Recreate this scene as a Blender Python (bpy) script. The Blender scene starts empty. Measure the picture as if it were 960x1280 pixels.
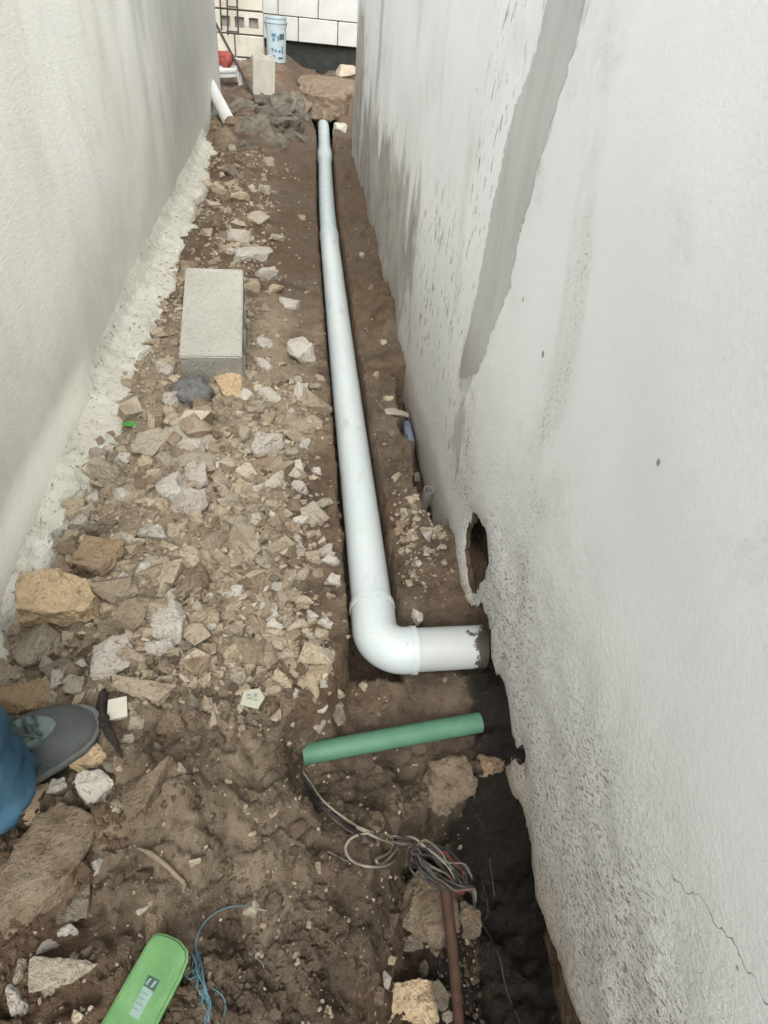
import bpy, bmesh, math, random
import numpy as np
from mathutils import Vector, Matrix
from mathutils.geometry import delaunay_2d_cdt

random.seed(7)
RNG = np.random.default_rng(11)
SC = bpy.context.scene
COL = SC.collection
R_ = math.radians

# ------------------------------------------------------------------ camera
F_PX = 800.0                                   # focal length in pixels of the 960 x 1280 photograph
CAM = np.array([0.0, 0.0, 1.07])
def _n(v): return v / np.linalg.norm(v)
AY = _n(np.array([370 - 480, -77 - 640, F_PX]))            # passage direction seen by the camera (right, down, forward)
_d = np.array([384 - 480, 1547 - 640, F_PX])
AZ = -_n(_d - _d.dot(AY) * AY)
AX = np.cross(AY, AZ)
def ray(px, py):
    v = np.array([px - 480, py - 640, F_PX]) / F_PX
    return np.array([v @ AX, v @ AY, v @ AZ])
def onz(px, py, z):
    r = ray(px, py); return CAM + r * (z - CAM[2]) / r[2]
def onx(px, py, x):
    r = ray(px, py); return CAM + r * (x - CAM[0]) / r[0]
def ony(px, py, y):
    r = ray(px, py); return CAM + r * (y - CAM[1]) / r[1]
def depth(p):
    d = np.asarray(p) - CAM
    return d[0] * AX[2] + d[1] * AY[2] + d[2] * AZ[2]

cam_d = bpy.data.cameras.new('camera')
cam_d.sensor_fit = 'VERTICAL'; cam_d.sensor_height = 36.0
cam_d.lens = F_PX / 1280 * 36.0
cam_d.clip_start = 0.02; cam_d.clip_end = 300
cam = bpy.data.objects.new('camera', cam_d); COL.objects.link(cam)
def w_of(c): return Vector((c @ AX, c @ AY, c @ AZ))
right, up, back = w_of(np.array([1., 0, 0])), w_of(np.array([0, -1., 0])), w_of(np.array([0, 0, -1.]))
M = Matrix((right, up, back)).transposed().to_4x4(); M.translation = Vector(CAM)
cam.matrix_world = M
SC.camera = cam

# ------------------------------------------------------------------ sky, sun, exposure
SUN_EL, SUN_AZ = R_(52), R_(182)
world = bpy.data.worlds.new('World'); SC.world = world; world.use_nodes = True
nt = world.node_tree; nt.nodes.clear()
o_ = nt.nodes.new('ShaderNodeOutputWorld'); bg = nt.nodes.new('ShaderNodeBackground')
sky = nt.nodes.new('ShaderNodeTexSky'); sky.sky_type = 'NISHITA'; sky.sun_disc = False
sky.sun_elevation = SUN_EL; sky.sun_rotation = SUN_AZ; sky.air_density = 1.0; sky.dust_density = 4.0
hs = nt.nodes.new('ShaderNodeHueSaturation'); hs.inputs['Saturation'].default_value = 0.12   # grey overcast
nt.links.new(sky.outputs[0], hs.inputs['Color']); nt.links.new(hs.outputs[0], bg.inputs[0])
bg.inputs[1].default_value = 0.15
nt.links.new(bg.outputs[0], o_.inputs[0])
sd = bpy.data.lights.new('sun', 'SUN'); sd.energy = 0.55; sd.angle = R_(60); sd.color = (1.0, 0.985, 0.96)
so = bpy.data.objects.new('sun', sd); COL.objects.link(so)
sv = Vector((math.sin(SUN_AZ) * math.cos(SUN_EL), math.cos(SUN_AZ) * math.cos(SUN_EL), math.sin(SUN_EL)))
so.rotation_euler = sv.to_track_quat('Z', 'Y').to_euler(); so.location = sv * 20
SC.view_settings.view_transform = 'Standard'; SC.view_settings.look = 'None'
SC.view_settings.gamma = 1.0; SC.view_settings.exposure = 1.6
SC.cycles.max_bounces = 5; SC.cycles.diffuse_bounces = 3; SC.cycles.glossy_bounces = 2; SC.cycles.transmission_bounces = 1
SC.cycles.use_adaptive_sampling = True; SC.cycles.adaptive_threshold = 0.03; SC.cycles.caustics_reflective = False; SC.cycles.caustics_refractive = False

# ------------------------------------------------------------------ helpers
def lin(r, g, b):
    f = lambda c: (c / 255) / 12.92 if c / 255 <= 0.04045 else ((c / 255 + 0.055) / 1.055) ** 2.4
    return (f(r), f(g), f(b), 1.0)
def tag(o, label=None, cat=None, group=None, kind=None):
    for k, v in (('label', label), ('category', cat), ('group', group), ('kind', kind)):
        if v: o[k] = v
    return o
def mesh_from(name, verts, faces, smooth=True, sharp=None):
    me = bpy.data.meshes.new(name)
    verts = np.asarray(verts, dtype=np.float32)
    if isinstance(faces, np.ndarray) and faces.ndim == 2:
        k = faces.shape[1]; nf = len(faces)
        me.vertices.add(len(verts)); me.vertices.foreach_set('co', verts.ravel())
        me.loops.add(nf * k); me.loops.foreach_set('vertex_index', faces.astype(np.int32).ravel())
        me.polygons.add(nf)
        me.polygons.foreach_set('loop_start', np.arange(0, nf * k, k, dtype=np.int32))
        me.update(calc_edges=True); me.validate()
    else:
        me.from_pydata([tuple(map(float, v)) for v in verts], [], [tuple(map(int, f)) for f in faces]); me.update()
    me.polygons.foreach_set('use_smooth', [smooth] * len(me.polygons))
    if sharp is not None: me.set_sharp_from_angle(angle=R_(sharp))
    return me
def link(name, me, mat=None, parent=None, loc=None, rot=None, scale=None):
    o = bpy.data.objects.new(name, me); COL.objects.link(o)
    if mat is not None and me is not None and not me.materials: me.materials.append(mat)
    if parent is not None: o.parent = parent
    if loc is not None: o.location = [float(c) for c in loc]
    if rot is not None: o.rotation_euler = rot
    if scale is not None: o.scale = scale
    return o
def obj(name, verts, faces, mat, parent=None, smooth=True, sharp=None, **k):
    return link(name, mesh_from(name, verts, faces, smooth, sharp), mat, parent, **k)
def empty(name, loc=(0, 0, 0), rot=None):
    o = bpy.data.objects.new(name, None); COL.objects.link(o); o.location = [float(c) for c in loc]
    o.empty_display_size = 0.05
    if rot is not None: o.rotation_euler = rot
    return o
def bm_obj(name, bm, mat, parent=None, smooth=False, sharp=None, **k):
    me = bpy.data.meshes.new(name); bm.normal_update(); bm.to_mesh(me); bm.free()
    me.polygons.foreach_set('use_smooth', [smooth] * len(me.polygons))
    if sharp is not None: me.set_sharp_from_angle(angle=R_(sharp))
    return link(name, me, mat, parent, **k)

# gradient noise -----------------------------------------------------------------
_P = np.random.default_rng(3).permutation(256); _P = np.concatenate([_P, _P, _P])
_G = np.random.default_rng(4).normal(size=(256, 3)); _G /= np.linalg.norm(_G, axis=1)[:, None]
def pnoise(x, y, z=0.0):
    x, y, z = np.broadcast_arrays(np.asarray(x, float), np.asarray(y, float), np.asarray(z, float))
    xi, yi, zi = np.floor(x).astype(int), np.floor(y).astype(int), np.floor(z).astype(int)
    xf, yf, zf = x - xi, y - yi, z - zi
    s = lambda t: t * t * t * (t * (6 * t - 15) + 10)
    u, v, w = s(xf), s(yf), s(zf)
    def g(a, b, c):
        h = _P[(_P[(_P[(xi + a) & 255] + yi + b) & 255] + zi + c) & 255]
        gr = _G[h]
        return gr[..., 0] * (xf - a) + gr[..., 1] * (yf - b) + gr[..., 2] * (zf - c)
    l = lambda a, b, t: a + (b - a) * t
    return 1.6 * l(l(l(g(0,0,0), g(1,0,0), u), l(g(0,1,0), g(1,1,0), u), v), l(l(g(0,0,1), g(1,0,1), u), l(g(0,1,1), g(1,1,1), u), v), w)
def fbm(x, y, z=0.0, o=4, gain=0.5):
    t = 0; a = 1.0; f = 1.0
    for i in range(o):
        t = t + a * pnoise(np.asarray(x) * f + 17.3 * i, np.asarray(y) * f - 9.1 * i, np.asarray(z) * f + 5.7 * i); a *= gain; f *= 2.03
    return t
def cells(x, y, seed=0):                      # clods: distance to nearest jittered point, 0..1
    x, y = np.broadcast_arrays(np.asarray(x, float), np.asarray(y, float))
    xi, yi = np.floor(x).astype(int), np.floor(y).astype(int)
    best = np.full(x.shape, 9.0)
    for a in (-1, 0, 1):
        for b in (-1, 0, 1):
            h = _P[(_P[(xi + a + seed) & 255] + yi + b) & 255]
            cx = xi + a + 0.5 + 0.42 * np.sin(h * 1.7); cy = yi + b + 0.5 + 0.42 * np.cos(h * 2.9)
            best = np.minimum(best, np.hypot(x - cx, y - cy))
    return np.clip(best, 0, 1)
def ss(a, b, t):
    t = np.clip((np.asarray(t, float) - a) / (b - a), 0, 1); return t * t * (3 - 2 * t)
def mixv(a, b, t): return a + (b - a) * t
def poly_sdf(x, y, P):                        # negative inside
    x, y = np.broadcast_arrays(np.asarray(x, float), np.asarray(y, float))
    d = np.full(x.shape, 1e9); ins = np.zeros(x.shape, bool); n = len(P)
    for i in range(n):
        ax, ay = P[i]; bx, by = P[(i + 1) % n]
        ex, ey = bx - ax, by - ay
        t = np.clip(((x - ax) * ex + (y - ay) * ey) / (ex * ex + ey * ey), 0, 1)
        d = np.minimum(d, np.hypot(x - ax - t * ex, y - ay - t * ey))
        c = ((ay > y) != (by > y)) & (x < (bx - ax) * (y - ay) / ((by - ay) if abs(by - ay) > 1e-12 else 1e-12) + ax)
        ins ^= c
    return np.where(ins, -d, d)

# sweeps -----------------------------------------------------------------
def catmull(P, n=8):
    P = [np.asarray(p, float) for p in P]; P = [2 * P[0] - P[1]] + P + [2 * P[-1] - P[-2]]
    out = []
    for i in range(1, len(P) - 2):
        for k in range(n):
            t = k / n
            out.append(0.5 * (2 * P[i] + (P[i+1] - P[i-1]) * t + (2*P[i-1] - 5*P[i] + 4*P[i+1] - P[i+2]) * t*t + (3*P[i] - P[i-1] - 3*P[i+1] + P[i+2]) * t**3))
    out.append(P[-2]); return np.array(out)
def tube_data(path, rad, seg=12, cap=True, inner=None):
    path = np.asarray(path, float); n = len(path)
    rad = np.full(n, rad) if np.isscalar(rad) else np.asarray(rad, float)
    T = np.gradient(path, axis=0); T /= np.linalg.norm(T, axis=1)[:, None] + 1e-12
    u = np.cross(T[0], [0, 0, 1.]); 
    if np.linalg.norm(u) < 1e-3: u = np.cross(T[0], [1., 0, 0])
    u /= np.linalg.norm(u); V = []; Fc = []
    th = np.linspace(0, 2 * np.pi, seg, endpoint=False)
    frames = []
    for i in range(n):
        u = u - u.dot(T[i]) * T[i]; u /= np.linalg.norm(u); w = np.cross(T[i], u); frames.append((u.copy(), w))
        V += [path[i] + rad[i] * (math.cos(a) * u + math.sin(a) * w) for a in th]
    for i in range(n - 1):
        for k in range(seg):
            a, b = i * seg + k, i * seg + (k + 1) % seg; Fc.append((a, b, b + seg, a + seg))
    if inner is None:
        if cap: Fc.append(tuple(range(seg))[::-1]); Fc.append(tuple((n - 1) * seg + k for k in range(seg)))
    else:                                     # hollow: inner skin and rim rings
        base = len(V)
        for i in range(n):
            u, w = frames[i]; V += [path[i] + (rad[i] - inner) * (math.cos(a) * u + math.sin(a) * w) for a in th]
        for i in range(n - 1):
            for k in range(seg):
                a, b = base + i * seg + k, base + i * seg + (k + 1) % seg; Fc.append((a, a + seg, b + seg, b))
        for k in range(seg):
            k2 = (k + 1) % seg
            Fc.append((k, base + k, base + k2, k2)); e = (n - 1) * seg
            Fc.append((e + k, e + k2, base + e + k2, base + e + k))
    return V, Fc
def tube(name, path, rad, mat, parent=None, seg=12, cap=True, inner=None, sharp=50, **k):
    V, Fc = tube_data(path, rad, seg, cap, inner)
    return obj(name, V, Fc, mat, parent, True, sharp, **k)
def box_bm(sx, sy, sz, bev=0.0, seg=2):
    bm = bmesh.new(); bmesh.ops.create_cube(bm, size=1.0); bmesh.ops.scale(bm, vec=(sx, sy, sz), verts=bm.verts)
    if bev: bmesh.ops.bevel(bm, geom=bm.edges[:], offset=bev, segments=seg, affect='EDGES', profile=0.5)
    return bm
def resample(P, step, jit=0.0, seed=0, closed=False):
    P = [np.asarray(p, float) for p in P]; rg = np.random.default_rng(seed); out = []
    m = len(P) if closed else len(P) - 1
    for i in range(m):
        a, b = P[i], P[(i + 1) % len(P)]; k = max(1, int(np.linalg.norm(b - a) / step))
        for q in range(k):
            p = a + (b - a) * q / k
            out.append(p + (rg.normal(size=2) * jit if (q or closed) else 0))
    if not closed: out.append(P[-1])
    return out

# ------------------------------------------------------------------ materials
class G:
    def __init__(s, name, rough=0.8, spec=0.3):
        s.m = bpy.data.materials.new(name); s.m.use_nodes = True; s.t = s.m.node_tree; s.b = s.t.nodes['Principled BSDF']
        s.b.inputs['Roughness'].default_value = rough; s.b.inputs['Specular IOR Level'].default_value = spec
        s.tc = None
    def n(s, t, **k):
        x = s.t.nodes.new(t)
        for a, v in k.items(): setattr(x, a, v)
        return x
    def l(s, a, b): s.t.links.new(a, b)
    def put(s, sock, v):
        if hasattr(v, 'is_linked'): s.l(v, sock)
        else: sock.default_value = v
    def co(s, kind='Object'):
        if s.tc is None: s.tc = s.n('ShaderNodeTexCoord')
        return s.tc.outputs[kind]
    def pos(s): return s.n('ShaderNodeNewGeometry').outputs['Position']
    def mp(s, v, scale=(1, 1, 1), rot=(0, 0, 0), loc=(0, 0, 0)):
        x = s.n('ShaderNodeMapping'); s.l(v, x.inputs[0]); x.inputs['Scale'].default_value = scale
        x.inputs['Rotation'].default_value = rot; x.inputs['Location'].default_value = loc; return x.outputs[0]
    def noise(s, v, scale, detail=4, rough=0.55, w=None, dist=0.0):
        x = s.n('ShaderNodeTexNoise')
        if w is not None: x.noise_dimensions = '4D'; s.put(x.inputs['W'], w)
        s.l(v, x.inputs['Vector']); x.inputs['Scale'].default_value = scale; x.inputs['Detail'].default_value = detail
        x.inputs['Roughness'].default_value = rough; x.inputs['Distortion'].default_value = dist; return x.outputs['Fac']
    def voro(s, v, scale, feature='F1', rnd=1.0):
        x = s.n('ShaderNodeTexVoronoi', feature=feature); s.l(v, x.inputs['Vector']); x.inputs['Scale'].default_value = scale
        x.inputs['Randomness'].default_value = rnd; return x.outputs['Distance']
    def ramp(s, f, stops, interp='LINEAR'):
        x = s.n('ShaderNodeValToRGB'); x.color_ramp.interpolation = interp; e = x.color_ramp.elements
        while len(e) < len(stops): e.new(0.5)
        for q, (p, c) in zip(e, stops):
            q.position = p; q.color = c if len(c) == 4 else (*c, 1)
        s.l(f, x.inputs[0]); return x.outputs[0]
    def rng(s, f, a, b, c=0.0, d=1.0):
        x = s.n('ShaderNodeMapRange', interpolation_type='SMOOTHSTEP'); s.put(x.inputs[0], f)
        for i, v in enumerate((a, b, c, d)): x.inputs[i + 1].default_value = v
        return x.outputs[0]
    def mix(s, f, a, b, mode='MIX'):
        x = s.n('ShaderNodeMix', data_type='RGBA', blend_type=mode); s.put(x.inputs['Factor'], f)
        s.put(x.inputs['A'] if False else x.inputs[6], a); s.put(x.inputs[7], b); return x.outputs[2]
    def ma(s, op, a, b=0.0):
        x = s.n('ShaderNodeMath', operation=op); s.put(x.inputs[0], a); s.put(x.inputs[1], b); return x.outputs[0]
    def xyz(s, v):
        x = s.n('ShaderNodeSeparateXYZ'); s.l(v, x.inputs[0]); return x.outputs
    def ell(s, v, c, r):                         # 1 at the centre, falling to 0 at the ellipse
        x = s.n('ShaderNodeVectorMath', operation='SUBTRACT'); s.l(v, x.inputs[0]); x.inputs[1].default_value = c
        y = s.n('ShaderNodeVectorMath', operation='DIVIDE'); s.l(x.outputs[0], y.inputs[0]); y.inputs[1].default_value = r
        z = s.n('ShaderNodeVectorMath', operation='LENGTH'); s.l(y.outputs[0], z.inputs[0])
        return s.ma('SUBTRACT', 1.0, z.outputs['Value'])
    def bump(s, h, strength=0.4, dist=0.01, nrm=None):
        x = s.n('ShaderNodeBump'); x.inputs['Strength'].default_value = strength; x.inputs['Distance'].default_value = dist
        s.l(h, x.inputs['Height'])
        if nrm is not None: s.l(nrm, x.inputs['Normal'])
        return x.outputs[0]
    def done(s, col=None, nrm=None, rough=None):
        if col is not None: s.put(s.b.inputs['Base Color'], col)
        if nrm is not None: s.l(nrm, s.b.inputs['Normal'])
        if rough is not None: s.put(s.b.inputs['Roughness'], rough)
        return s.m
MAT = {}
def plain(name, c, rough=0.7, spec=0.3, var=0.15, scale=25, bump=0.15, bd=0.003, metal=0.0):
    g = G(name, rough, spec); v = g.co()
    f = g.noise(v, scale, 5)
    d = tuple(x * (1 - var) for x in c[:3]) + (1,); e = tuple(min(1, x * (1 + var)) for x in c[:3]) + (1,)
    col = g.ramp(f, [(0.3, d), (0.7, e)])
    g.b.inputs['Metallic'].default_value = metal
    MAT[name] = g.done(col, g.bump(g.noise(v, scale * 4, 3), bump, bd) if bump else None); return MAT[name]

# soil
g = G('soil', 0.95, 0.12); p = g.pos()
n1 = g.noise(p, 2.2, 5); n2 = g.noise(p, 9, 6, 0.65); n3 = g.noise(p, 38, 7, 0.72); n4 = g.noise(p, 210, 2, 0.7)
brown = g.ramp(n2, [(0.3, lin(78, 67, 56)), (0.5, lin(104, 91, 76)), (0.72, lin(130, 115, 98))])
red = g.ramp(n2, [(0.3, lin(82, 67, 53)), (0.7, lin(118, 99, 80))])
col = g.mix(g.rng(n1, 0.42, 0.60), brown, red)
dust = g.ramp(n3, [(0.3, lin(124, 111, 92)), (0.7, lin(158, 145, 123))])
at = g.n('ShaderNodeAttribute', attribute_name='dust').outputs['Fac']
dm = g.rng(g.ma('ADD', g.ma('MULTIPLY', at, 0.6), g.ma('MULTIPLY', n2, 0.6)), 0.45, 0.82)
col = g.mix(dm, col, dust)
wet = g.n('ShaderNodeAttribute', attribute_name='wet').outputs['Fac']
wm = g.rng(g.ma('ADD', wet, g.ma('ADD', g.ma('MULTIPLY', g.ma('SUBTRACT', n2, 0.5), 1.6), g.ma('MULTIPLY', g.ma('SUBTRACT', n3, 0.5), 1.0))), 0.25, 0.95)
wetc = g.ramp(n3, [(0.3, lin(38, 35, 31)), (0.7, lin(54, 49, 43))])
col = g.mix(wm, col, wetc)
col = g.mix(g.rng(n4, 0.64, 0.74, 0, 0.35), col, lin(128, 118, 100))          # grit
col = g.mix(g.rng(n3, 0.40, 0.28, 0, 0.5), col, lin(46, 38, 30))
h = g.ma('ADD', g.ma('MULTIPLY', n2, 0.6), g.ma('ADD', g.ma('MULTIPLY', n3, 0.8), g.ma('MULTIPLY', n4, 0.06)))
MAT['soil'] = g.done(col, g.bump(h, 1.0, 0.03), g.rng(wm, 0, 1, 0.95, 0.62))

# loose stone (each object and each island gets its own shade)
def stone_mat(name, stops, island=False, dustc=lin(146, 132, 111), dust_amt=0.45, bscale=70):
    g = G(name, 0.92, 0.15); v = g.pos()
    if island: r = g.n('ShaderNodeNewGeometry').outputs['Random Per Island']
    else: r = g.n('ShaderNodeObjectInfo').outputs['Random']
    w = g.ma('MULTIPLY', r, 40)
    a = g.noise(v, 26, 5, 0.65, w); b = g.noise(v, 130, 4, 0.7, w)
    base = g.ramp(r, stops)
    col = g.mix(g.rng(a, 0.35, 0.7, 0, 0.6), base, g.mix(0.45, base, lin(182, 174, 156)))
    col = g.mix(g.rng(a, 0.45, 0.3, 0, 0.7), col, g.mix(0.65, base, lin(70, 58, 44)))
    col = g.mix(g.rng(b, 0.53, 0.7, 0, 0.6), col, lin(74, 62, 50))
    col = g.mix(g.rng(g.noise(v, 12, 4, 0.6, w), 0.42, 0.68, 0, dust_amt), col, dustc)
    h = g.ma('ADD', a, g.ma('MULTIPLY', b, 0.7))
    MAT[name] = g.done(col, g.bump(h, 1.0, 0.022)); return MAT[name]
stone_mat('stone_mixed', [(0.0, lin(175, 158, 140)), (0.2, lin(194, 183, 163)), (0.4, lin(164, 157, 148)), (0.55, lin(182, 169, 148)), (0.7, lin(157, 139, 117)), (0.85, lin(202, 195, 180)), (1.0, lin(150, 139, 129))])
stone_mat('stone_tan', [(0.0, lin(205, 178, 140)), (0.5, lin(211, 186, 151)), (1.0, lin(192, 164, 129))], dust_amt=0.25)
stone_mat('stone_orange', [(0.0, lin(158, 132, 99)), (1.0, lin(149, 125, 97))], dust_amt=0.45)
stone_mat('stone_heap', [(0.0, lin(96, 90, 81)), (1.0, lin(107, 100, 89))], dustc=lin(89, 81, 69), dust_amt=0.6)
stone_mat('stone_grey', [(0.0, lin(160, 150, 132)), (0.5, lin(172, 162, 143)), (1.0, lin(148, 138, 121))], dust_amt=0.4)
stone_mat('stone_dark', [(0.0, lin(122, 113, 98)), (1.0, lin(110, 101, 87))], dust_amt=0.4)
stone_mat('stone_pale', [(0.0, lin(194, 189, 178)), (1.0, lin(185, 177, 164))], dust_amt=0.25)
stone_mat('stone_brown', [(0.0, lin(117, 100, 80)), (1.0, lin(125, 109, 89))], dustc=lin(97, 83, 66), dust_amt=0.5)
stone_mat('stone_sand', [(0.0, lin(178, 162, 136)), (0.5, lin(188, 173, 147)), (1.0, lin(166, 149, 123))], dust_amt=0.35)
stone_mat('grit', [(0.0, lin(139, 121, 99)), (0.25, lin(186, 172, 148)), (0.5, lin(137, 118, 95)), (0.7, lin(204, 193, 170)), (0.85, lin(164, 151, 130)), (1.0, lin(125, 108, 86))], island=True, dustc=lin(132, 114, 94))

# right wall render
def right_wall_mat():
    g = G('right_render', 0.9, 0.2); p = g.pos(); X = g.xyz(p)
    base_n = g.noise(p, 1.6, 4, 0.6); mid = g.noise(p, 7, 4, 0.65)
    tilt = g.mp(p, (1, 1, 1), (R_(38), 0, 0))
    trow = g.noise(g.mp(tilt, (1, 1.0, 4.0)), 26, 4, 0.7)
    vert = g.noise(g.mp(p, (1, 1.0, 0.22)), 9, 4, 0.65)
    col = g.ramp(base_n, [(0.3, lin(206, 208, 206)), (0.55, lin(216, 218, 216)), (0.75, lin(221, 223, 221))])
    col = g.mix(g.rng(vert, 0.5, 0.75, 0, 0.12), col, lin(200, 200, 196))
    col = g.mix(g.rng(X[2], 0.7, 0.0, 0, 0.65), col, lin(176, 175, 170))                            # darker grey towards the foot
    blot = g.noise(g.mp(p, (1, 1.0, 0.7), (R_(25), 0, 0)), 4.5, 5, 0.62, dist=0.6)
    col = g.mix(g.rng(blot, 0.50, 0.68, 0, 0.35), col, lin(188, 187, 181))
    low = g.rng(g.ma('ADD', X[2], g.ma('MULTIPLY', g.ma('SUBTRACT', mid, 0.5), 0.6)), 0.55, 0.0)      # rough band near the ground
    near = g.rng(X[1], 1.7, 0.6)
    rough_m = g.ma('MULTIPLY', low, near)
    spk = g.noise(g.mp(tilt, (1, 1, 2.4)), 85, 3, 0.8)
    sp = g.ma('MULTIPLY', g.rng(spk, 0.52, 0.63), g.rng(g.ma('ADD', rough_m, g.ma('MULTIPLY', g.ma('SUBTRACT', blot, 0.5), 2.4)), 0.10, 0.9, 0.03, 0.9))
    col = g.mix(sp, col, lin(112, 104, 94))
    col = g.mix(g.ma('MULTIPLY', rough_m, g.rng(trow, 0.35, 0.65, 0, 0.5)), col, lin(176, 172, 164))
    pk = g.rng(g.voro(g.mp(p, (1, 1, 0.8)), 13), 0.075, 0.04)                                        # sparse pock marks
    col = g.mix(g.ma('MULTIPLY', pk, g.rng(mid, 0.48, 0.56, 0, 0.8)), col, lin(104, 96, 86))
    e1 = g.ell(p, (0.373, 2.55, 0.22), (1, 0.62, 0.42)); e2 = g.ell(p, (0.373, 3.6, 0.16), (1, 1.3, 0.42))   # damp stain low on the far end
    e3 = g.ell(p, (0.373, 4.6, 0.4), (1, 0.6, 0.5))
    e = g.ma('MAXIMUM', g.ma('MAXIMUM', e1, e2), e3)
    vb = g.noise(g.mp(p, (1, 1.0, 0.55)), 6, 4, 0.65, dist=0.5)
    em = g.rng(g.ma('ADD', e, g.ma('MULTIPLY', g.ma('SUBTRACT', vb, 0.5), 2.0)), 0.08, 0.45, 0, 0.85)
    col = g.mix(em, col, g.ramp(mid, [(0.35, lin(132, 126, 115)), (0.65, lin(166, 162, 153))]))
    run = g.ma('MULTIPLY', g.rng(g.ma('ABSOLUTE', g.ma('SUBTRACT', g.ma('ADD', X[1], g.ma('MULTIPLY', mid, 0.12)), 3.62)), 0.10, 0.03), g.rng(X[2], 0.35, 0.6, 0, 0.6))
    col = g.mix(run, col, lin(150, 147, 141))                                                       # grey vertical run
    fl = g.noise(g.mp(p, (1, 1.0, 0.35)), 55, 3, 0.7)                                                # trowel flecks
    f1 = g.ell(p, (0.373, 1.75, 0.36), (1, 0.48, 0.36)); f2 = g.ell(p, (0.373, 1.38, 0.8), (1, 0.16, 0.4))
    f3 = g.ell(p, (0.373, 1.25, 0.22), (1, 0.2, 0.16))
    fm = g.rng(g.ma('MAXIMUM', g.ma('MAXIMUM', f1, f2), f3), 0.0, 0.5)
    col = g.mix(g.ma('MULTIPLY', g.rng(fl, 0.58, 0.64, 0, 0.75), fm), col, lin(128, 122, 114))
    yc = g.ma('ADD', 1.115, g.ma('MULTIPLY', g.ma('SUBTRACT', 1.03, X[2]), 0.235))
    sd_ = g.ma('ABSOLUTE', g.ma('SUBTRACT', X[1], yc)); hw_ = g.ma('ADD', 0.045, g.ma('MULTIPLY', X[2], 0.045))
    fe = g.ma('ADD', g.ma('SUBTRACT', 1.0, g.ma('DIVIDE', sd_, hw_)), g.ma('MULTIPLY', g.ma('SUBTRACT', fl, 0.5), 1.5))
    col = g.mix(g.ma('MULTIPLY', g.rng(fe, -0.12, 0.22, 0, 0.95), g.rng(X[2], 0.28, 0.36)), col, lin(172, 172, 167))
    s1 = g.ell(p, (0.373, 1.235, 0.23), (1, 0.085, 0.13))                                            # smear below the filled chase
    col = g.mix(g.rng(g.ma('ADD', s1, g.ma('MULTIPLY', g.ma('SUBTRACT', fl, 0.5), 1.6)), 0.2, 0.6, 0, 0.7), col, lin(156, 150, 142))
    sm = g.rng(g.ma('ADD', X[2], g.ma('MULTIPLY', g.ma('SUBTRACT', mid, 0.5), 0.16)), 0.05, -0.03, 0, 0.5)   # soil splash at the foot
    col = g.mix(sm, col, lin(158, 140, 120))
    cr = g.ma('ABSOLUTE', g.ma('SUBTRACT', g.ma('ADD', X[2], g.ma('MULTIPLY', g.ma('SUBTRACT', g.noise(p, 22, 3), 0.5), 0.09)), g.ma('ADD', g.ma('MULTIPLY', X[1], -0.55), 0.50)))
    cm = g.ma('MULTIPLY', g.rng(cr, 0.0016, 0.0006, 0, 0.7), g.rng(X[1], 0.24, 0.20))                # hairline crack
    col = g.mix(cm, col, lin(96, 90, 84))
    fine = g.noise(p, 150, 2, 0.7)
    h = g.ma('ADD', g.ma('MULTIPLY', trow, 0.5), g.ma('MULTIPLY', fine, 0.5))
    h = g.ma('MULTIPLY', h, g.ma('ADD', 0.12, g.ma('MULTIPLY', g.rng(X[2], 0.6, 0.0), 0.9)))
    h = g.ma('SUBTRACT', h, g.ma('MULTIPLY', g.rng(spk, 0.52, 0.63), g.rng(X[2], 0.5, 0.0, 0, 0.5)))
    MAT['right_render'] = g.done(col, g.bump(h, 0.6, 0.010))
right_wall_mat()
g = G('fresh_mortar', 0.85, 0.25); p = g.pos()
a = g.noise(g.mp(p, (1, 1.4, 0.3)), 12, 5, 0.65); b = g.noise(p, 80, 4, 0.7)
col = g.ramp(a, [(0.3, lin(164, 165, 161)), (0.5, lin(175, 176, 172)), (0.7, lin(182, 183, 179))])
X = g.xyz(p); col = g.mix(g.rng(X[2], 0.52, 0.36, 0, 0.7), col, lin(140, 133, 123))
MAT['fresh_mortar'] = g.done(col, g.bump(g.ma('ADD', a, g.ma('MULTIPLY', b, 0.2)), 0.35, 0.006))

# left wall render
g = G('left_render', 0.88, 0.2); p = g.pos(); X = g.xyz(p)
n1 = g.noise(p, 1.3, 4, 0.6); n2 = g.noise(p, 8, 4, 0.65); st = g.noise(g.mp(p, (1, 1.0, 0.3)), 3.2, 4, 0.62, dist=0.4)
col = g.ramp(n1, [(0.3, lin(224, 223, 212)), (0.55, lin(234, 233, 223)), (0.75, lin(238, 237, 229))])
col = g.mix(g.rng(st, 0.46, 0.70, 0, 0.40), col, lin(206, 202, 188))
col = g.mix(g.rng(g.noise(g.mp(p, (1, 1.0, 0.1)), 13, 3, 0.6), 0.58, 0.7, 0, 0.4), col, lin(232, 231, 225))
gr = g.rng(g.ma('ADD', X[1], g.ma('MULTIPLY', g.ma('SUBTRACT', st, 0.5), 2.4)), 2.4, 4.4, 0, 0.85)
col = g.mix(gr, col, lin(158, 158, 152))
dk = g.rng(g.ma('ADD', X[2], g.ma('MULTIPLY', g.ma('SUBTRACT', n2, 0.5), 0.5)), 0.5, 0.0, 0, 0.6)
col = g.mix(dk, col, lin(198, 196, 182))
bl = g.noise(g.mp(p, (1, 1, 0.6), (R_(-30), 0, 0)), 5, 5, 0.65, dist=0.6); col = g.mix(g.rng(bl, 0.5, 0.7, 0, 0.35), col, lin(200, 196, 182))
fi = g.noise(g.mp(p, (1, 0.7, 2), (R_(20), 0, 0)), 55, 4, 0.75)
col = g.mix(g.rng(fi, 0.62, 0.72, 0, 0.35), col, lin(160, 154, 140))
h = g.ma('ADD', g.ma('MULTIPLY', n2, 0.6), g.ma('MULTIPLY', fi, 0.45))
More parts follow.
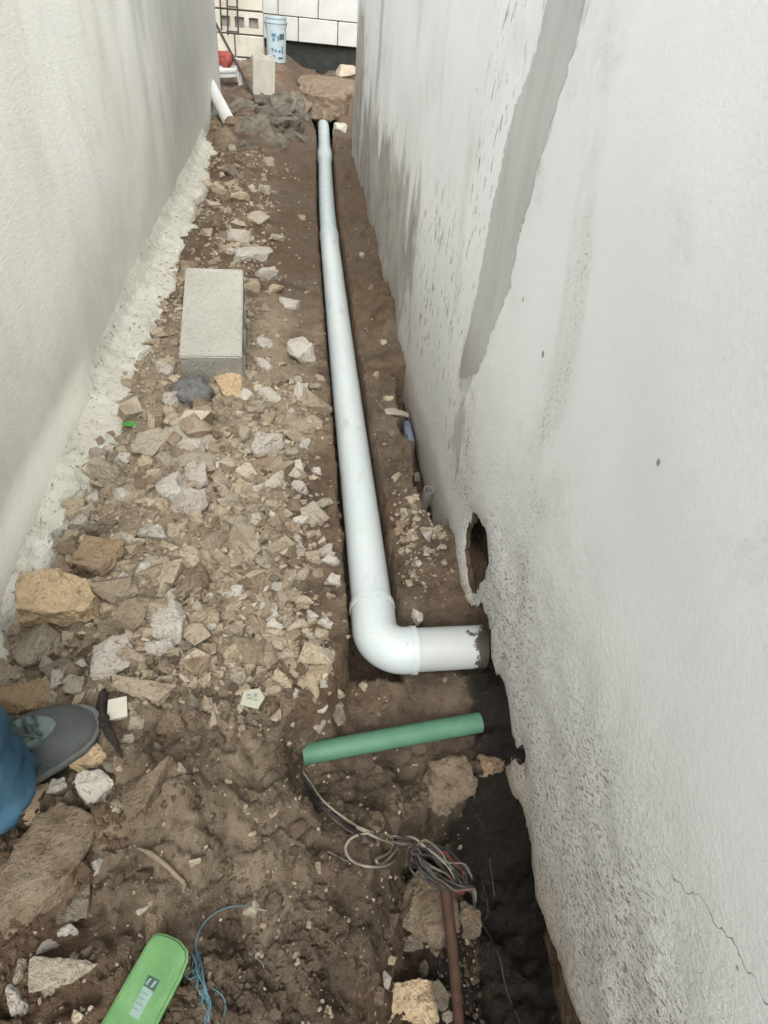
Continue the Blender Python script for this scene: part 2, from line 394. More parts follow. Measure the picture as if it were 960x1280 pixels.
MAT['left_render'] = g.done(col, g.bump(h, 0.4, 0.010))
g = G('skirt_mortar', 0.95, 0.12); p = g.pos()
n2 = g.noise(p, 14, 6, 0.7); n3 = g.noise(g.mp(p, (1, 0.6, 1), (0, 0, R_(30))), 75, 4, 0.75)
col = g.ramp(n2, [(0.3, lin(160, 157, 143)), (0.5, lin(180, 178, 165)), (0.7, lin(193, 190, 180))])
col = g.mix(g.rng(n3, 0.56, 0.68, 0, 0.85), col, lin(90, 83, 71))
col = g.mix(g.rng(g.noise(p, 4, 4), 0.5, 0.7, 0, 0.35), col, lin(139, 124, 105))
MAT['skirt_mortar'] = g.done(col, g.bump(g.ma('SUBTRACT', n2, g.ma('MULTIPLY', n3, 0.8)), 0.7, 0.012))
# PVC
g = G('white_pvc', 0.5, 0.4); p = g.pos(); n2 = g.noise(p, 12, 5, 0.7); n3 = g.noise(p, 170, 3, 0.7); X = g.xyz(p)
col = g.ramp(g.noise(p, 2.5, 4), [(0.3, lin(173, 181, 179)), (0.7, lin(183, 190, 188))])
side = g.n('ShaderNodeNewGeometry').outputs['Normal']
col = g.mix(g.rng(n2, 0.52, 0.78, 0, 0.30), col, lin(190, 178, 160))
col = g.mix(g.rng(n3, 0.62, 0.70, 0, 0.6), col, lin(112, 98, 82))
sm_ = g.noise(g.mp(p, (1, 0.25, 1)), 30, 4, 0.7); col = g.mix(g.rng(sm_, 0.58, 0.72, 0, 0.4), col, lin(120, 108, 92))
far = g.rng(X[1], 3.0, 3.9, 0, 0.55); col = g.mix(far, col, lin(146, 160, 161))  # far pipe darkened in colour to copy light falling off down the passage
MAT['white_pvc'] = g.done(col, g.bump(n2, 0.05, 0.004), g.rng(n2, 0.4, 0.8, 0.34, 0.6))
g = G('white_pvc_muddy', 0.42, 0.4); p = g.pos(); X = g.xyz(p)
n2 = g.noise(g.mp(p, (1, 1, 1)), 16, 4, 0.6); n5 = g.noise(p, 38, 4, 0.6)
col = g.ramp(g.noise(p, 2.5, 4), [(0.3, lin(162, 166, 162)), (0.7, lin(172, 175, 171))])
mud = g.rng(g.ma('ADD', g.ma('MULTIPLY', X[0], 9.0), g.ma('MULTIPLY', g.ma('SUBTRACT', n2, 0.5), 2.0)), 3.36, 3.46)
col = g.mix(g.rng(n5, 0.6, 0.8, 0, 0.35), col, lin(180, 166, 146)); col = g.mix(mud, col, lin(70, 64, 58))
MAT['white_pvc_muddy'] = g.done(col, g.bump(n5, 0.05, 0.004))
g = G('green_pvc', 0.55, 0.35); p = g.co(); n2 = g.noise(p, 18, 5, 0.65); n3 = g.noise(p, 120, 3, 0.7)
col = g.ramp(n2, [(0.3, lin(67, 106, 84)), (0.7, lin(80, 119, 95))]); col = g.mix(g.rng(n3, 0.62, 0.74, 0, 0.6), col, lin(99, 97, 78))
MAT['green_pvc'] = g.done(col, g.bump(n2, 0.06, 0.004))
# block
g = G('concrete_block', 0.95, 0.12); p = g.co(); n2 = g.noise(p, 9, 5, 0.6); n3 = g.noise(p, 90, 5, 0.75); v = g.voro(p, 120)
col = g.ramp(n2, [(0.3, lin(163, 162, 150)), (0.7, lin(179, 177, 166))])
col = g.mix(g.rng(n3, 0.58, 0.72, 0, 0.85), col, lin(113, 108, 96)); col = g.mix(g.rng(g.noise(p, 20, 4), 0.56, 0.72, 0, 0.5), col, lin(144, 136, 119))
MAT['concrete_block'] = g.done(col, g.bump(g.ma('ADD', n3, g.ma('MULTIPLY', v, 0.4)), 1.0, 0.012))
plain('dark_earth', lin(52, 45, 38), 0.9, 0.2, 0.35, 16, 0.9, 0.02)
plain('brown_render', lin(78, 64, 52), 0.92, 0.15, 0.28, 14, 0.8, 0.015)
plain('rust_pipe', lin(66, 47, 38), 0.8, 0.25, 0.25, 40, 0.3, 0.003)
plain('wire_black', lin(52, 48, 46), 0.55, 0.35, 0.35, 60, 0.1, 0.001)
plain('wire_brown', lin(84, 68, 56), 0.6, 0.3, 0.25, 60, 0.1, 0.001)
plain('wire_white', lin(128, 121, 107), 0.55, 0.35, 0.2, 60, 0.1, 0.001)
plain('wire_red', lin(86, 34, 32), 0.55, 0.35, 0.25, 60, 0.1, 0.001)
plain('wire_grey', lin(92, 84, 74), 0.6, 0.3, 0.25, 60, 0.1, 0.001)
plain('wire_green', lin(60, 78, 66), 0.6, 0.3, 0.25, 60, 0.1, 0.001)
plain('cream_block', lin(166, 162, 149), 0.9, 0.15, 0.10, 12, 0.5, 0.006)
plain('white_block', lin(166, 166, 161), 0.9, 0.15, 0.08, 9, 0.4, 0.006)
plain('joint_mortar', lin(122, 119, 112), 0.95, 0.1, 0.2, 30, 0.5, 0.004)
plain('tar', lin(40, 41, 38), 0.85, 0.25, 0.35, 12, 0.5, 0.01)
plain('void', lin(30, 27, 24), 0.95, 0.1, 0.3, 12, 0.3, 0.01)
plain('bucket_plastic', lin(148, 160, 164), 0.5, 0.35, 0.08, 14, 0.05)
plain('print_teal', lin(66, 104, 116), 0.6, 0.3, 0.25, 40, 0)
plain('print_green', lin(58, 84, 78), 0.6, 0.3, 0.3, 40, 0)
plain('white_plastic', lin(186, 186, 182), 0.5, 0.35, 0.06, 16, 0.05)
plain('red_plastic', lin(132, 58, 50), 0.5, 0.4, 0.15, 24, 0.2, 0.004)
plain('iron', lin(58, 50, 46), 0.7, 0.3, 0.3, 30, 0.3, 0.002)
plain('bark', lin(52, 45, 40), 0.9, 0.15, 0.35, 60, 0.9, 0.006)
plain('root', lin(118, 105, 88), 0.9, 0.15, 0.2, 50, 0.6, 0.004)
plain('thin_root', lin(86, 76, 64), 0.9, 0.15, 0.25, 50, 0.4, 0.003)
plain('grey_wrap', lin(92, 91, 88), 0.6, 0.3, 0.25, 30, 0.6, 0.008)
plain('tile_white', lin(172, 166, 152), 0.6, 0.3, 0.08, 30, 0.3, 0.003)
plain('paper', lin(150, 150, 132), 0.85, 0.15, 0.08, 30, 0.1, 0.002)
plain('ink', lin(104, 122, 110), 0.85, 0.15, 0.2, 60, 0)
plain('leaf', lin(66, 120, 52), 0.6, 0.3, 0.25, 60, 0.2, 0.002)
plain('twine', lin(78, 108, 116), 0.75, 0.2, 0.2, 80, 0.2, 0.001)
plain('thread', lin(150, 152, 146), 0.75, 0.2, 0.2, 80, 0.2, 0.001)
plain('grey_pvc', lin(122, 119, 112), 0.6, 0.3, 0.12, 40, 0.15, 0.002)
plain('blue_pvc', lin(96, 104, 116), 0.6, 0.3, 0.12, 40, 0.15, 0.002)
# green bar
g = G('green_bar', 0.5, 0.35); p = g.co(); n2 = g.noise(p, 22, 5, 0.65); n3 = g.noise(g.mp(p, (0.25, 1, 1)), 60, 4, 0.7)
col = g.ramp(n2, [(0.3, lin(76, 116, 68)), (0.6, lin(90, 130, 80)), (0.8, lin(108, 142, 98))]); col = g.mix(g.rng(n3, 0.58, 0.7, 0, 0.45), col, lin(112, 148, 108))
MAT['green_bar'] = g.done(col, g.bump(n3, 0.12, 0.003))
plain('sticker_pale', lin(122, 142, 134), 0.6, 0.3, 0.12, 60, 0.1, 0.001)
plain('sticker_dark', lin(56, 76, 68), 0.6, 0.3, 0.2, 60, 0)
# clothes
g = G('denim', 0.95, 0.1); p = g.co(); n1 = g.noise(p, 14, 5, 0.6); w = g.noise(g.mp(p, (1, 1, 0.15)), 260, 2, 0.6)
col = g.ramp(n1, [(0.3, lin(48, 74, 90)), (0.55, lin(60, 91, 110)), (0.8, lin(82, 112, 130))]); col = g.mix(g.rng(w, 0.5, 0.8, 0, 0.3), col, lin(84, 104, 116))
MAT['denim'] = g.done(col, g.bump(g.ma('ADD', n1, g.ma('MULTIPLY', w, 0.3)), 0.35, 0.006))
g = G('shoe_knit', 0.95, 0.1); p = g.co(); v = g.voro(g.mp(p, (1, 1, 1)), 330, rnd=0.25); n1 = g.noise(p, 20, 4)
col = g.ramp(n1, [(0.3, lin(73, 76, 75)), (0.7, lin(87, 91, 89))]); col = g.mix(g.rng(v, 0.25, 0.6, 0, 0.5), col, lin(59, 60, 60))
MAT['shoe_knit'] = g.done(col, g.bump(v, 0.5, 0.002))
plain('shoe_overlay', lin(98, 110, 104), 0.85, 0.15, 0.12, 60, 0.3, 0.002)
plain('shoe_lace', lin(70, 84, 78), 0.9, 0.1, 0.2, 120, 0.4, 0.001)
plain('shoe_sole', lin(84, 86, 82), 0.85, 0.2, 0.15, 50, 0.2, 0.002)
MUD = MAT['soil']

# ------------------------------------------------------------------ terrain
XR, XL = 0.373, -0.62                           # faces of the two walls
def xpipe(y): return 0.163 - 0.005 * ss(0.95, 2.2, y) + 0.058 * ss(3.2, 6.7, y)
PIPE_Z = -0.085; PIPE_R = 0.0480
PIT_A = [(0.115, 0.93), (0.095, 0.80), (0.055, 0.70), (-0.02, 0.64), (-0.035, 0.575), (0.02, 0.52), (0.10, 0.49), (0.2, 0.46), (0.62, 0.40), (0.62, 0.915), (0.3, 0.925)]
PIT_B = [(0.185, 0.53), (0.26, 0.56), (0.34, 0.60), (0.62, 0.62), (0.66, -0.3), (0.03, -0.3), (0.055, 0.217), (0.126, 0.385), (0.16, 0.47)]
CUT = [(0.325, 1.95), (0.386, 1.99), (0.392, 1.22), (0.345, 1.18), (0.315, 1.36), (0.335, 1.52), (0.318, 1.68)]   # slot at the foot of the right wall
def terrain(x, y, fine=True):
    x, y = np.broadcast_arrays(np.asarray(x, float), np.asarray(y, float))
    z = np.full(x.shape, -0.004)
    z = z + 0.022 * ss(-0.08, -0.32, x) - 0.02 * ss(-0.44, -0.52, x)
    z = z - 0.020 * ss(-0.12, 0.06, x)
    z = z + 0.030 * fbm(x * 3.1 + 3, y * 1.7, 0.3, 3) * ss(0.15, -0.1, x)
    z = z + 0.035 * np.exp(-((x + 0.34) / 0.16) ** 2 - ((y - 0.95) / 0.35) ** 2)
    # right bank: a shelf that rises to the wall and breaks up in lumps
    rb = ss(0.195, 0.205, x)
    zr = -0.046 + 0.03 * ss(0.26, 0.38, x) + 0.022 * fbm(x * 9 + 1, y * 5, 1.7, 4) + 0.03 * ss(0.02, 0.3, fbm(x * 3 + 8, y * 2.2, 5.0, 2)) * ss(1.2, 1.6, y)
    z = mixv(z, zr, rb)
    # foreground on the left: falls towards the excavation
    t = ss(0.84, 0.42, y)
    z = z - t * (0.13 * ss(-0.30, 0.08, x)) - 0.03 * ss(0.45, 0.1, y)
    z = z + 0.030 * np.exp(-((x + 0.20) / 0.08) ** 2 - ((y - 0.52) / 0.06) ** 2)
    z = z - 0.028 * np.exp(-((x + 0.10) / 0.07) ** 2 - ((y - 0.33) / 0.07) ** 2)
    # far heap, raised back yard
    z = z + 0.09 * np.exp(-((x + 0.20) / 0.30) ** 2 - ((y - 5.7) / 0.6) ** 2) * (1 + 0.5 * fbm(x * 4, y * 2.5, 2.0, 3))
    z = z + 0.05 * ss(5.9, 6.6, y) + 0.03 * np.exp(-((x + 0.42) / 0.16) ** 2 - ((y - 4.6) / 0.5) ** 2)
    z = z + 0.10 * ss(6.4, 7.4, y) * ss(0.12, -0.15, x)
    # pipe trench
    wob = 0.006 * fbm(y * 9, x * 0 + 2.0, 0.0, 3) + 0.004 * fbm(y * 40, x * 0 + 4.0, 0.0, 2)
    dx = x - xpipe(y)
    half = np.where(dx < 0, 0.0555 + 0.003 * ss(1.6, 0.9, y), 0.0560) + 0.7 * wob + 0.045 * ss(5.45, 5.85, y)
    wall = ss(half, half + 0.007, np.abs(dx))
    z = np.where((y > 0.80) & (y < 6.75), mixv(np.minimum(z, -0.24), z, wall), z)
    # slot beside the right wall
    d = poly_sdf(x, y, CUT) + 0.012 * fbm(x * 14, y * 14, 3.3, 3)
    z = mixv(np.minimum(z, -0.20), z, ss(-0.012, 0.010, d))
    # excavation: upper shelf with the green conduit, then the deep pit under the wall
    d = poly_sdf(x, y, PIT_A) + 0.010 * fbm(x * 13, y * 13, 6.6, 3)
    fl = -0.205 + 0.075 * ss(0.69, 0.79, y) * ss(0.0, 0.10, x) + 0.02 * fbm(x * 7, y * 7, 8.1, 3) - 0.05 * ss(0.80, 0.90, y) * ss(0.08, 0.13, x)
    fl = fl + 0.03 * ss(0.60, 0.50, y)
    z = mixv(np.minimum(z, fl), z, ss(-0.022, 0.014, d))
    d = poly_sdf(x, y, PIT_B) + 0.020 * fbm(x * 9, y * 9, 1.1, 3)
    fb = -0.47 + 0.04 * fbm(x * 6, y * 6, 4.4, 3) - 0.10 * ss(0.30, 0.40, x) + 0.40 * ss(0.46, 0.66, x)
    z = mixv(np.minimum(z, fb), z, ss(-0.085, 0.020, d))
    if fine:
        rel = ss(-0.02, 0.05, np.abs(x + 2)) 
        open_ = np.clip(1 - np.exp(-((x - xpipe(y)) / 0.05) ** 2) * (y > 0.8), 0, 1)
        clod = 1 - cells(x * 16 + 0.5 * fbm(x * 8, y * 8, 0, 2), y * 16, 5)
        clod2 = 1 - cells(x * 42, y * 42, 9)
        smooth_path = ss(-0.16, -0.06, x) * ss(0.12, 0.02, x) * ss(1.7, 2.2, y)
        amp = (1 - 0.75 * smooth_path)
        fg = ss(0.75, 0.55, y)
        z = z + open_ * amp * (0.010 * fbm(x * 20, y * 20, 0.5, 4) + 0.010 * (clod - 0.55) * (0.5 + 1.1 * fg) + 0.0045 * (clod2 - 0.5))
        ridge = 1 - np.abs(fbm(x * 6 + 2 * fg, y * 6, 9.3, 4))
        crack = ss(0.10, 0.0, np.abs(fbm(x * 11 + 0.6 * fbm(x * 25, y * 25, 1, 2), y * 11, 3.9, 3)))
        z = z - fg * 0.012 * crack * ss(-0.1, 0.25, fbm(x * 4, y * 4, 6.1, 2)) + fg * 0.016 * ss(-0.05, 0.05, fbm(x * 9, y * 9, 5.5, 3)) + fg * 0.010 * ss(0.0, 0.04, fbm(x * 21, y * 21, 8.8, 3)) - 0.010 * fg
        z = z + fg * 0.020 * (ridge - 0.7) + fg * 0.010 * ss(0.0, 0.08, fbm(x * 5 + 4, y * 7, 2.2, 3))
    return z
def on_ground(px, py, lift=0.0):
    r = ray(px, py); t = np.geomspace(0.5, 13, 130)
    for _ in range(2):
        P = CAM + r * t[:, None]; below = P[:, 2] < terrain(P[:, 0], P[:, 1]) + lift
        i = int(np.argmax(below)) if below.any() else len(t) - 1
        t = np.linspace(t[max(0, i - 1)], t[i], 16)
    return P[i]

xs = np.concatenate([[-5, -3.5, -2.4, -1.6, -1.1, -0.85], np.arange(-0.72, 0.70, 0.0058), [0.8, 1.0, 1.4, 2, 3, 4.5]])
yl = [1.2]
while yl[-1] < 9.2: yl.append(yl[-1] + 0.0048 * yl[-1])
ys = np.concatenate([[-6, -4, -2.5, -1.4, -0.8, -0.4, -0.2], np.arange(-0.05, 1.2, 0.0058), yl, [9.8, 11, 14, 20, 40]])
GX, GY = np.meshgrid(xs, ys)
GZ = terrain(GX, GY)
V = np.stack([GX, GY, GZ], -1).reshape(-1, 3)
# small sideways jitter so that steep banks are crumbly instead of combed
jx = 0.006 * fbm(GX * 40, GY * 40, GZ * 40, 2); jy = 0.006 * fbm(GX * 40 + 9, GY * 40, GZ * 40 + 3, 2)
inb = ((np.abs(GX) < 0.69) & (GY > 0) & (GY < 9)).astype(float)
V[:, 0] += (jx * inb).ravel(); V[:, 1] += (jy * inb).ravel()
nx, ny = len(xs), len(ys)
ii = (np.arange(ny - 1)[:, None] * nx + np.arange(nx - 1)[None]).ravel()
FQ = np.stack([ii, ii + 1, ii + nx + 1, ii + nx], 1)
ground = obj('ground', V, FQ, MAT['soil']); tag(ground, kind='structure')
dustv = (ss(0.02, -0.14, GX) * ss(0.6, 0.9, GY) * (1 - 0.7 * ss(1.9, 2.6, GY)) * 0.9 + ss(0.1, -0.02, GX) * ss(0.7, 0.9, GY) * ss(1.8, 1.4, GY) * .4 + 0.55 * ss(0.10, -0.04, GX) * ss(0.22, 0.40, GY) * ss(0.80, 0.66, GY) + 0.45 * ss(-0.2, -0.1, GX) * ss(0.16, 0.06, GX) * ss(1.35, 1.6, GY) * ss(2.7, 2.2, GY)).ravel()
wetv = (0.40 * ss(-0.20, -0.08, GX) * ss(2.2, 2.9, GY) * ss(0.6, 0.4, GX) + 0.30 * ss(0.21, 0.24, GX) * ss(0.9, 1.1, GY) * ss(1.9, 1.5, GY) + ss(0.30, 0.42, GX) * ss(0.98, 0.82, GY) + 1.0 * ss(-0.25, -0.42, GZ) * ss(0.08, 0.32, GX) + 0.5 * ss(-0.17, -0.24, GZ) * ss(0.27, 0.36, GX)).ravel()
for nm, val in (('dust', dustv), ('wet', np.clip(wetv, 0, 1))):
    a = ground.data.attributes.new(nm, 'FLOAT', 'POINT'); a.data.foreach_set('value', val.astype(np.float32))

# ------------------------------------------------------------------ right wall: render skin with a broken foot, filled chase, core
def cdt_panel(outline, holes, inner_pts):
    pts = []; edges = []
    for ring in [outline] + holes:
        b = len(pts); pts += [Vector((float(p[0]), float(p[1]))) for p in ring]
        edges += [(b + i, b + (i + 1) % len(ring)) for i in range(len(ring))]
    pts += [Vector((float(p[0]), float(p[1]))) for p in inner_pts]
    v, e, f, *_ = delaunay_2d_cdt(pts, edges, [], 0, 1e-6)
    v = np.array([(q.x, q.y) for q in v]); f = [t for t in f if len(t) == 3]
    c = np.array([v[list(t)].mean(0) for t in f])
    keep = poly_sdf(c[:, 0], c[:, 1], outline) < 0
    for hl in holes: keep &= poly_sdf(c[:, 0], c[:, 1], hl) > 0
    return v, [t for t, k in zip(f, keep) if k]
EDGE_PX = [(583,755),(605,765),(612,800),(615,830),(630,870),(632,900),(637,930),(648,940),(648,950),(625,955),(632,985),(645,1015),(655,1060),(660,1110),(665,1130),(690,1200),(700,1230),(718,1280)]
edge = [onx(a, b, XR)[1:] for a, b in EDGE_PX]
edge = resample(edge, 0.008, 0.0035, 5)
edge = [q + np.array([0.010 * float(pnoise(q[0] * 30, q[1] * 30, 1.5)), 0.016 * float(pnoise(q[0] * 24, q[1] * 24, 7.5))]) for q in edge]
foot = [np.array([4.95, -0.16]), np.array([2.2, -0.15]), np.array([1.1, -0.15]), np.array([1.0, -0.12])]
tail = [np.array([0.05, -0.03]), np.array([-0.4, -0.05]), np.array([-1.2, -0.05])]
outline = foot + list(edge) + tail + [np.array([-1.2, 1.45]), np.array([4.95, 1.45])]
HOLE_PX = [(591,637),(598,652),(606,675),(609,700),(604,722),(594,736),(589,745),(585,735),(580,715),(577,690),(580,664),(585,650)]
hole = resample([onx(a, b, XR)[1:] for a, b in HOLE_PX], 0.012, 0.004, 8, closed=True)
inner = []
for yv in np.concatenate([np.arange(-1.1, 0.0, 0.12), np.arange(0.02, 1.5, 0.022), np.arange(1.5, 4.9, 0.09)]):
    for zv in np.concatenate([np.arange(-0.14, 0.5, 0.022 if yv < 1.5 else 0.06), np.arange(0.5, 1.1, 0.06), np.arange(1.15, 1.42, 0.12)]):
        q = np.array([yv + random.uniform(-.004, .004), zv + random.uniform(-.004, .004)]); inner.append(q)
inner = np.array(inner)
d = poly_sdf(inner[:, 0], inner[:, 1], outline); dh = poly_sdf(inner[:, 0], inner[:, 1], hole)
inner = inner[(d < -0.007) & (dh > 0.007)]
pv, pf = cdt_panel(outline, [hole], inner)
de = np.abs(poly_sdf(pv[:, 0], pv[:, 1], outline))
rel = 0.010 * fbm(pv[:, 0] * 1.3, pv[:, 1] * 1.3, 2.0, 3) + 0.0035 * fbm(pv[:, 0] * 14, pv[:, 1] * 14, 1.0, 3) * ss(0.7, 0.1, pv[:, 1]) * ss(1.6, 0.7, pv[:, 0])
rel -= 0.008 * ss(0.014, 0.0, np.minimum(de, np.abs(poly_sdf(pv[:, 0], pv[:, 1], hole)))) * ss(1.2, 1.0, pv[:, 0])       # rounded broken lip
front = np.stack([XR - rel, pv[:, 0], pv[:, 1]], 1)
thick = 0.020 + 0.006 * fbm(pv[:, 0] * 20, pv[:, 1] * 20, 0, 2)
rear = np.stack([XR + thick, pv[:, 0], pv[:, 1]], 1); nv = len(pv)
cnt = {}
for t in pf:
    for a, b in ((t[0], t[1]), (t[1], t[2]), (t[2], t[0])): cnt[(a, b)] = 1
F3 = [t[::-1] for t in pf] + [tuple(i + nv for i in t) for t in pf]
for (a, b) in list(cnt):
    if (b, a) not in cnt: F3.append((a, b, b + nv, a + nv))
rw = empty('plaster_wall', (XR, 2.0, 0)); tag(rw, 'pale grey cement rendered wall on the right with a broken foot and grey vertical patch', 'wall')
def child_world(o, parent):
    o.parent = parent; o.matrix_parent_inverse = Matrix.Translation(-Vector(parent.location)) if parent.rotation_euler.to_quaternion().angle < 1e-6 else parent.matrix_world.inverted()
    return o
skin = obj('render_coat', np.concatenate([front, rear]), F3, MAT['right_render'], None, True, 40); child_world(skin, rw)
skin.data.materials.append(MAT['brown_render'])
for pl in skin.data.polygons:
    if len(pl.vertices) == 4: pl.material_index = 1
# filled chase: a strip of fresh grey mortar, a little proud of the wall
SL = [(683,0),(665,70),(640,130),(625,200),(610,260),(600,330),(590,390),(577,440),(573,470)]
SR = [(735,0),(725,50),(700,130),(680,190),(665,250),(650,300),(635,370),(615,420),(600,465),(585,475)]
sl = [onx(a, b, XR)[1:] for a, b in SL]; sr = [onx(a, b, XR)[1:] for a, b in SR]
strip = resample([np.array([1.18, 1.43])] + sl, 0.006, 0.0008, 2) + resample(sr[::-1] + [np.array([0.99, 1.43])], 0.006, 0.0008, 3)
strip = [np.array(q) for q in strip]
for q in strip:
    yc_ = 1.115 + (1.03 - q[1]) * 0.235; q[0] = yc_ + (q[0] - yc_) * 0.90
for q in strip: q[0] += 0.012 * float(pnoise(q[1] * 150, q[0] * 3, 4.0)) + 0.010 * float(pnoise(q[1] * 26, 3.0 if q[0] > 1.15 else 9.0, 0)) + 0.008 * float(pnoise(q[1] * 70, 5.0 if q[0] > 1.15 else 2.0, 0))
sy = np.array([[a, b] for a in np.arange(0.95, 1.36, 0.02) for b in np.arange(0.3, 1.42, 0.025)])
sy = sy[poly_sdf(sy[:, 0], sy[:, 1], strip) < -0.006]
qv, qf = cdt_panel(strip, [], sy)
dq = np.abs(poly_sdf(qv[:, 0], qv[:, 1], strip))
relq = 0.010 * fbm(qv[:, 0] * 1.3, qv[:, 1] * 1.3, 2.0, 3) + 0.0035 * fbm(qv[:, 0] * 14, qv[:, 1] * 14, 1.0, 3) * ss(0.7, 0.1, qv[:, 1]) * ss(1.6, 0.7, qv[:, 0])
qx = XR - relq - 0.0010 * ss(0, 0.03, dq) - 0.0006
patch = obj('mortar_patch', np.stack([qx, qv[:, 0], qv[:, 1]], 1), [t[::-1] for t in qf], MAT['fresh_mortar'], None, True); child_world(patch, rw)
tag(patch, 'smooth darker grey mortar strip filling a chase in the wall')
# core behind the coat, and the brown foundation under its near end
def rough_sheet(name, u0, u1, v0, v1, step, fn, mat, depth_=0.1):
    us = np.arange(u0, u1 + 1e-6, step); vs = np.arange(v0, v1 + 1e-6, step); A, B = np.meshgrid(us, vs)
    X_ = fn(A, B); P = np.stack([X_, A, B], -1).reshape(-1, 3); n_, m_ = len(us), len(vs)
    Q = P.copy(); Q[:, 0] = P[:, 0].max() + depth_
    k = len(P); idx = (np.arange(m_ - 1)[:, None] * n_ + np.arange(n_ - 1)[None]).ravel()
    f = [(i, i + n_, i + n_ + 1, i + 1) for i in idx] + [(i + k, i + 1 + k, i + n_ + 1 + k, i + n_ + k) for i in idx]
    ring = list(range(n_)) + [n_ * j + n_ - 1 for j in range(1, m_)] + [n_ * (m_ - 1) + j for j in range(n_ - 2, -1, -1)] + [n_ * j for j in range(m_ - 2, 0, -1)]
    f += [(a, b, b + k, a + k) for a, b in zip(ring, ring[1:] + ring[:1])]
    return obj(name, np.concatenate([P, Q]), f, mat, None, True, 60)
core = rough_sheet('wall_core', -1.1, 4.85, 0.02, 1.42, 0.05, lambda a, b: XR + 0.055 + 0.03 * fbm(a * 9, b * 9, 0, 3), MAT['dark_earth']); child_world(core, rw)
fnd = rough_sheet('foundation', -0.3, 0.345, -0.165, -0.02, 0.012, lambda a, b: XR + 0.028 + 0.008 * fbm(a * 12, b * 12, 3, 4) + 0.06 * ss(0.30, 0.345, a), MAT['brown_render']); child_world(fnd, rw)
tag(fnd, 'brown earthy foundation under the broken render')

# ------------------------------------------------------------------ left wall
lw = empty('plaster_wall', (XL, 2.0, 0)); tag(lw, 'cream rendered wall on the left with a rough mortar skirt at its foot', 'wall')
us = np.arange(-1.2, 6.31, 0.06); vs = np.concatenate([np.arange(-0.1, 0.22, 0.016), np.arange(0.22, 1.2, 0.06), np.arange(1.2, 1.51, 0.15)])
A, B = np.meshgrid(us, vs); Xw = XL + 0.012 * fbm(A * 0.9, B * 0.9, 4.0, 3) + 0.026 * ss(0.14, 0.03, B) * ss(1.85, 1.6, A)
P = np.stack([Xw, A, B], -1).reshape(-1, 3); n_, m_ = len(us), len(vs); Q = P.copy(); Q[:, 0] = XL - 0.15; k = len(P)
idx = (np.arange(m_ - 1)[:, None] * n_ + np.arange(n_ - 1)[None]).ravel()
f = [(i, i + 1, i + n_ + 1, i + n_) for i in idx] + [(i + k, i + n_ + k, i + n_ + 1 + k, i + 1 + k) for i in idx]
ring = list(range(n_)) + [n_ * j + n_ - 1 for j in range(1, m_)] + [n_ * (m_ - 1) + j for j in range(n_ - 2, -1, -1)] + [n_ * j for j in range(m_ - 2, 0, -1)]
f += [(a, a + k, b + k, b) for a, b in zip(ring, ring[1:] + ring[:1])]
child_world(obj('render_coat', np.concatenate([P, Q]), f, MAT['left_render'], None, True, 40), lw)
def skirt(name, y0, y1, step, prof, mat, amp, amp2):
    us = [y0]
    while us[-1] < y1: us.append(us[-1] + step * max(1, us[-1] * 0.8))
    us = np.array(us); t = np.linspace(0, 1, 22); A, T = np.meshgrid(us, t)
    x, z = prof(A, T)
    nz = fbm(A * 9, T * 1.5, 1.0, 5, 0.6); x = x + amp * 1.3 * nz * T; z = z + amp2 * (0.8 * fbm(A * 7, T * 1.2, 6.0, 3) + 0.5 * fbm(A * 34, T * 5.2, 2.0, 3)) * (0.35 + T)
    P = np.stack([x, A, z], -1).reshape(-1, 3); n_, m_ = len(us), len(t)
    idx = (np.arange(m_ - 1)[:, None] * n_ + np.arange(n_ - 1)[None]).ravel()
    return child_world(obj(name, P, np.stack([idx, idx + n_, idx + n_ + 1, idx + 1], 1), mat, None, True), lw)
def prof_skirt(A, T):
    w = 0.140 + 0.05 * fbm(A * 3.0, A * 0, 7.0, 4, 0.6) - 0.03 * ss(3.0, 4.4, A) - 0.07 * ss(1.45, 1.0, A)
    return XL - 0.012 + (w + 0.012) * T, 0.100 - 0.035 * ss(0, 0.3, T) - 0.058 * T - 0.030 * ss(0.88, 1, T)
skirt('mortar_skirt', -0.2, 4.9, 0.009, prof_skirt, MAT['skirt_mortar'], 0.012, 0.010)

# ------------------------------------------------------------------ back yard: block wall, hollow block stack
def rail_box(name, c, s, mat, parent, rz=0.0, bev=0.006):
    return bm_obj(name, box_bm(*s, bev, 1), mat, parent, loc=c, rot=(0, 0, rz))
bw = empty('block_wall', (0.9, 8.3, 0.0), (0, 0, R_(-7))); tag(bw, 'white painted block wall with black base closing the passage', 'wall')
rail_box('wall_core', (0.2, 0.10, 0.75), (3.4, 0.12, 1.8), MAT['joint_mortar'], bw)
bk = bm_obj('tar_base', box_bm(3.4, 0.03, 0.34, 0.006, 1), MAT['tar'], bw, loc=(0.2, 0.018, 0.08))
blk_me = None
for r in range(6):
    for c in range(9):
        xx = -1.5 + c * 0.41 + (0.205 if r % 2 else 0)
        if xx > 1.9: continue
        if blk_me is None:
            o = rail_box('block', (xx, 0.0, 0.36 + r * 0.208), (0.403, 0.10, 0.2025), MAT['white_block'], bw); blk_me = o.data
        else: o = link('block', blk_me, None, bw, loc=(xx, 0.0 + random.uniform(-.003, .003), 0.36 + r * 0.208))
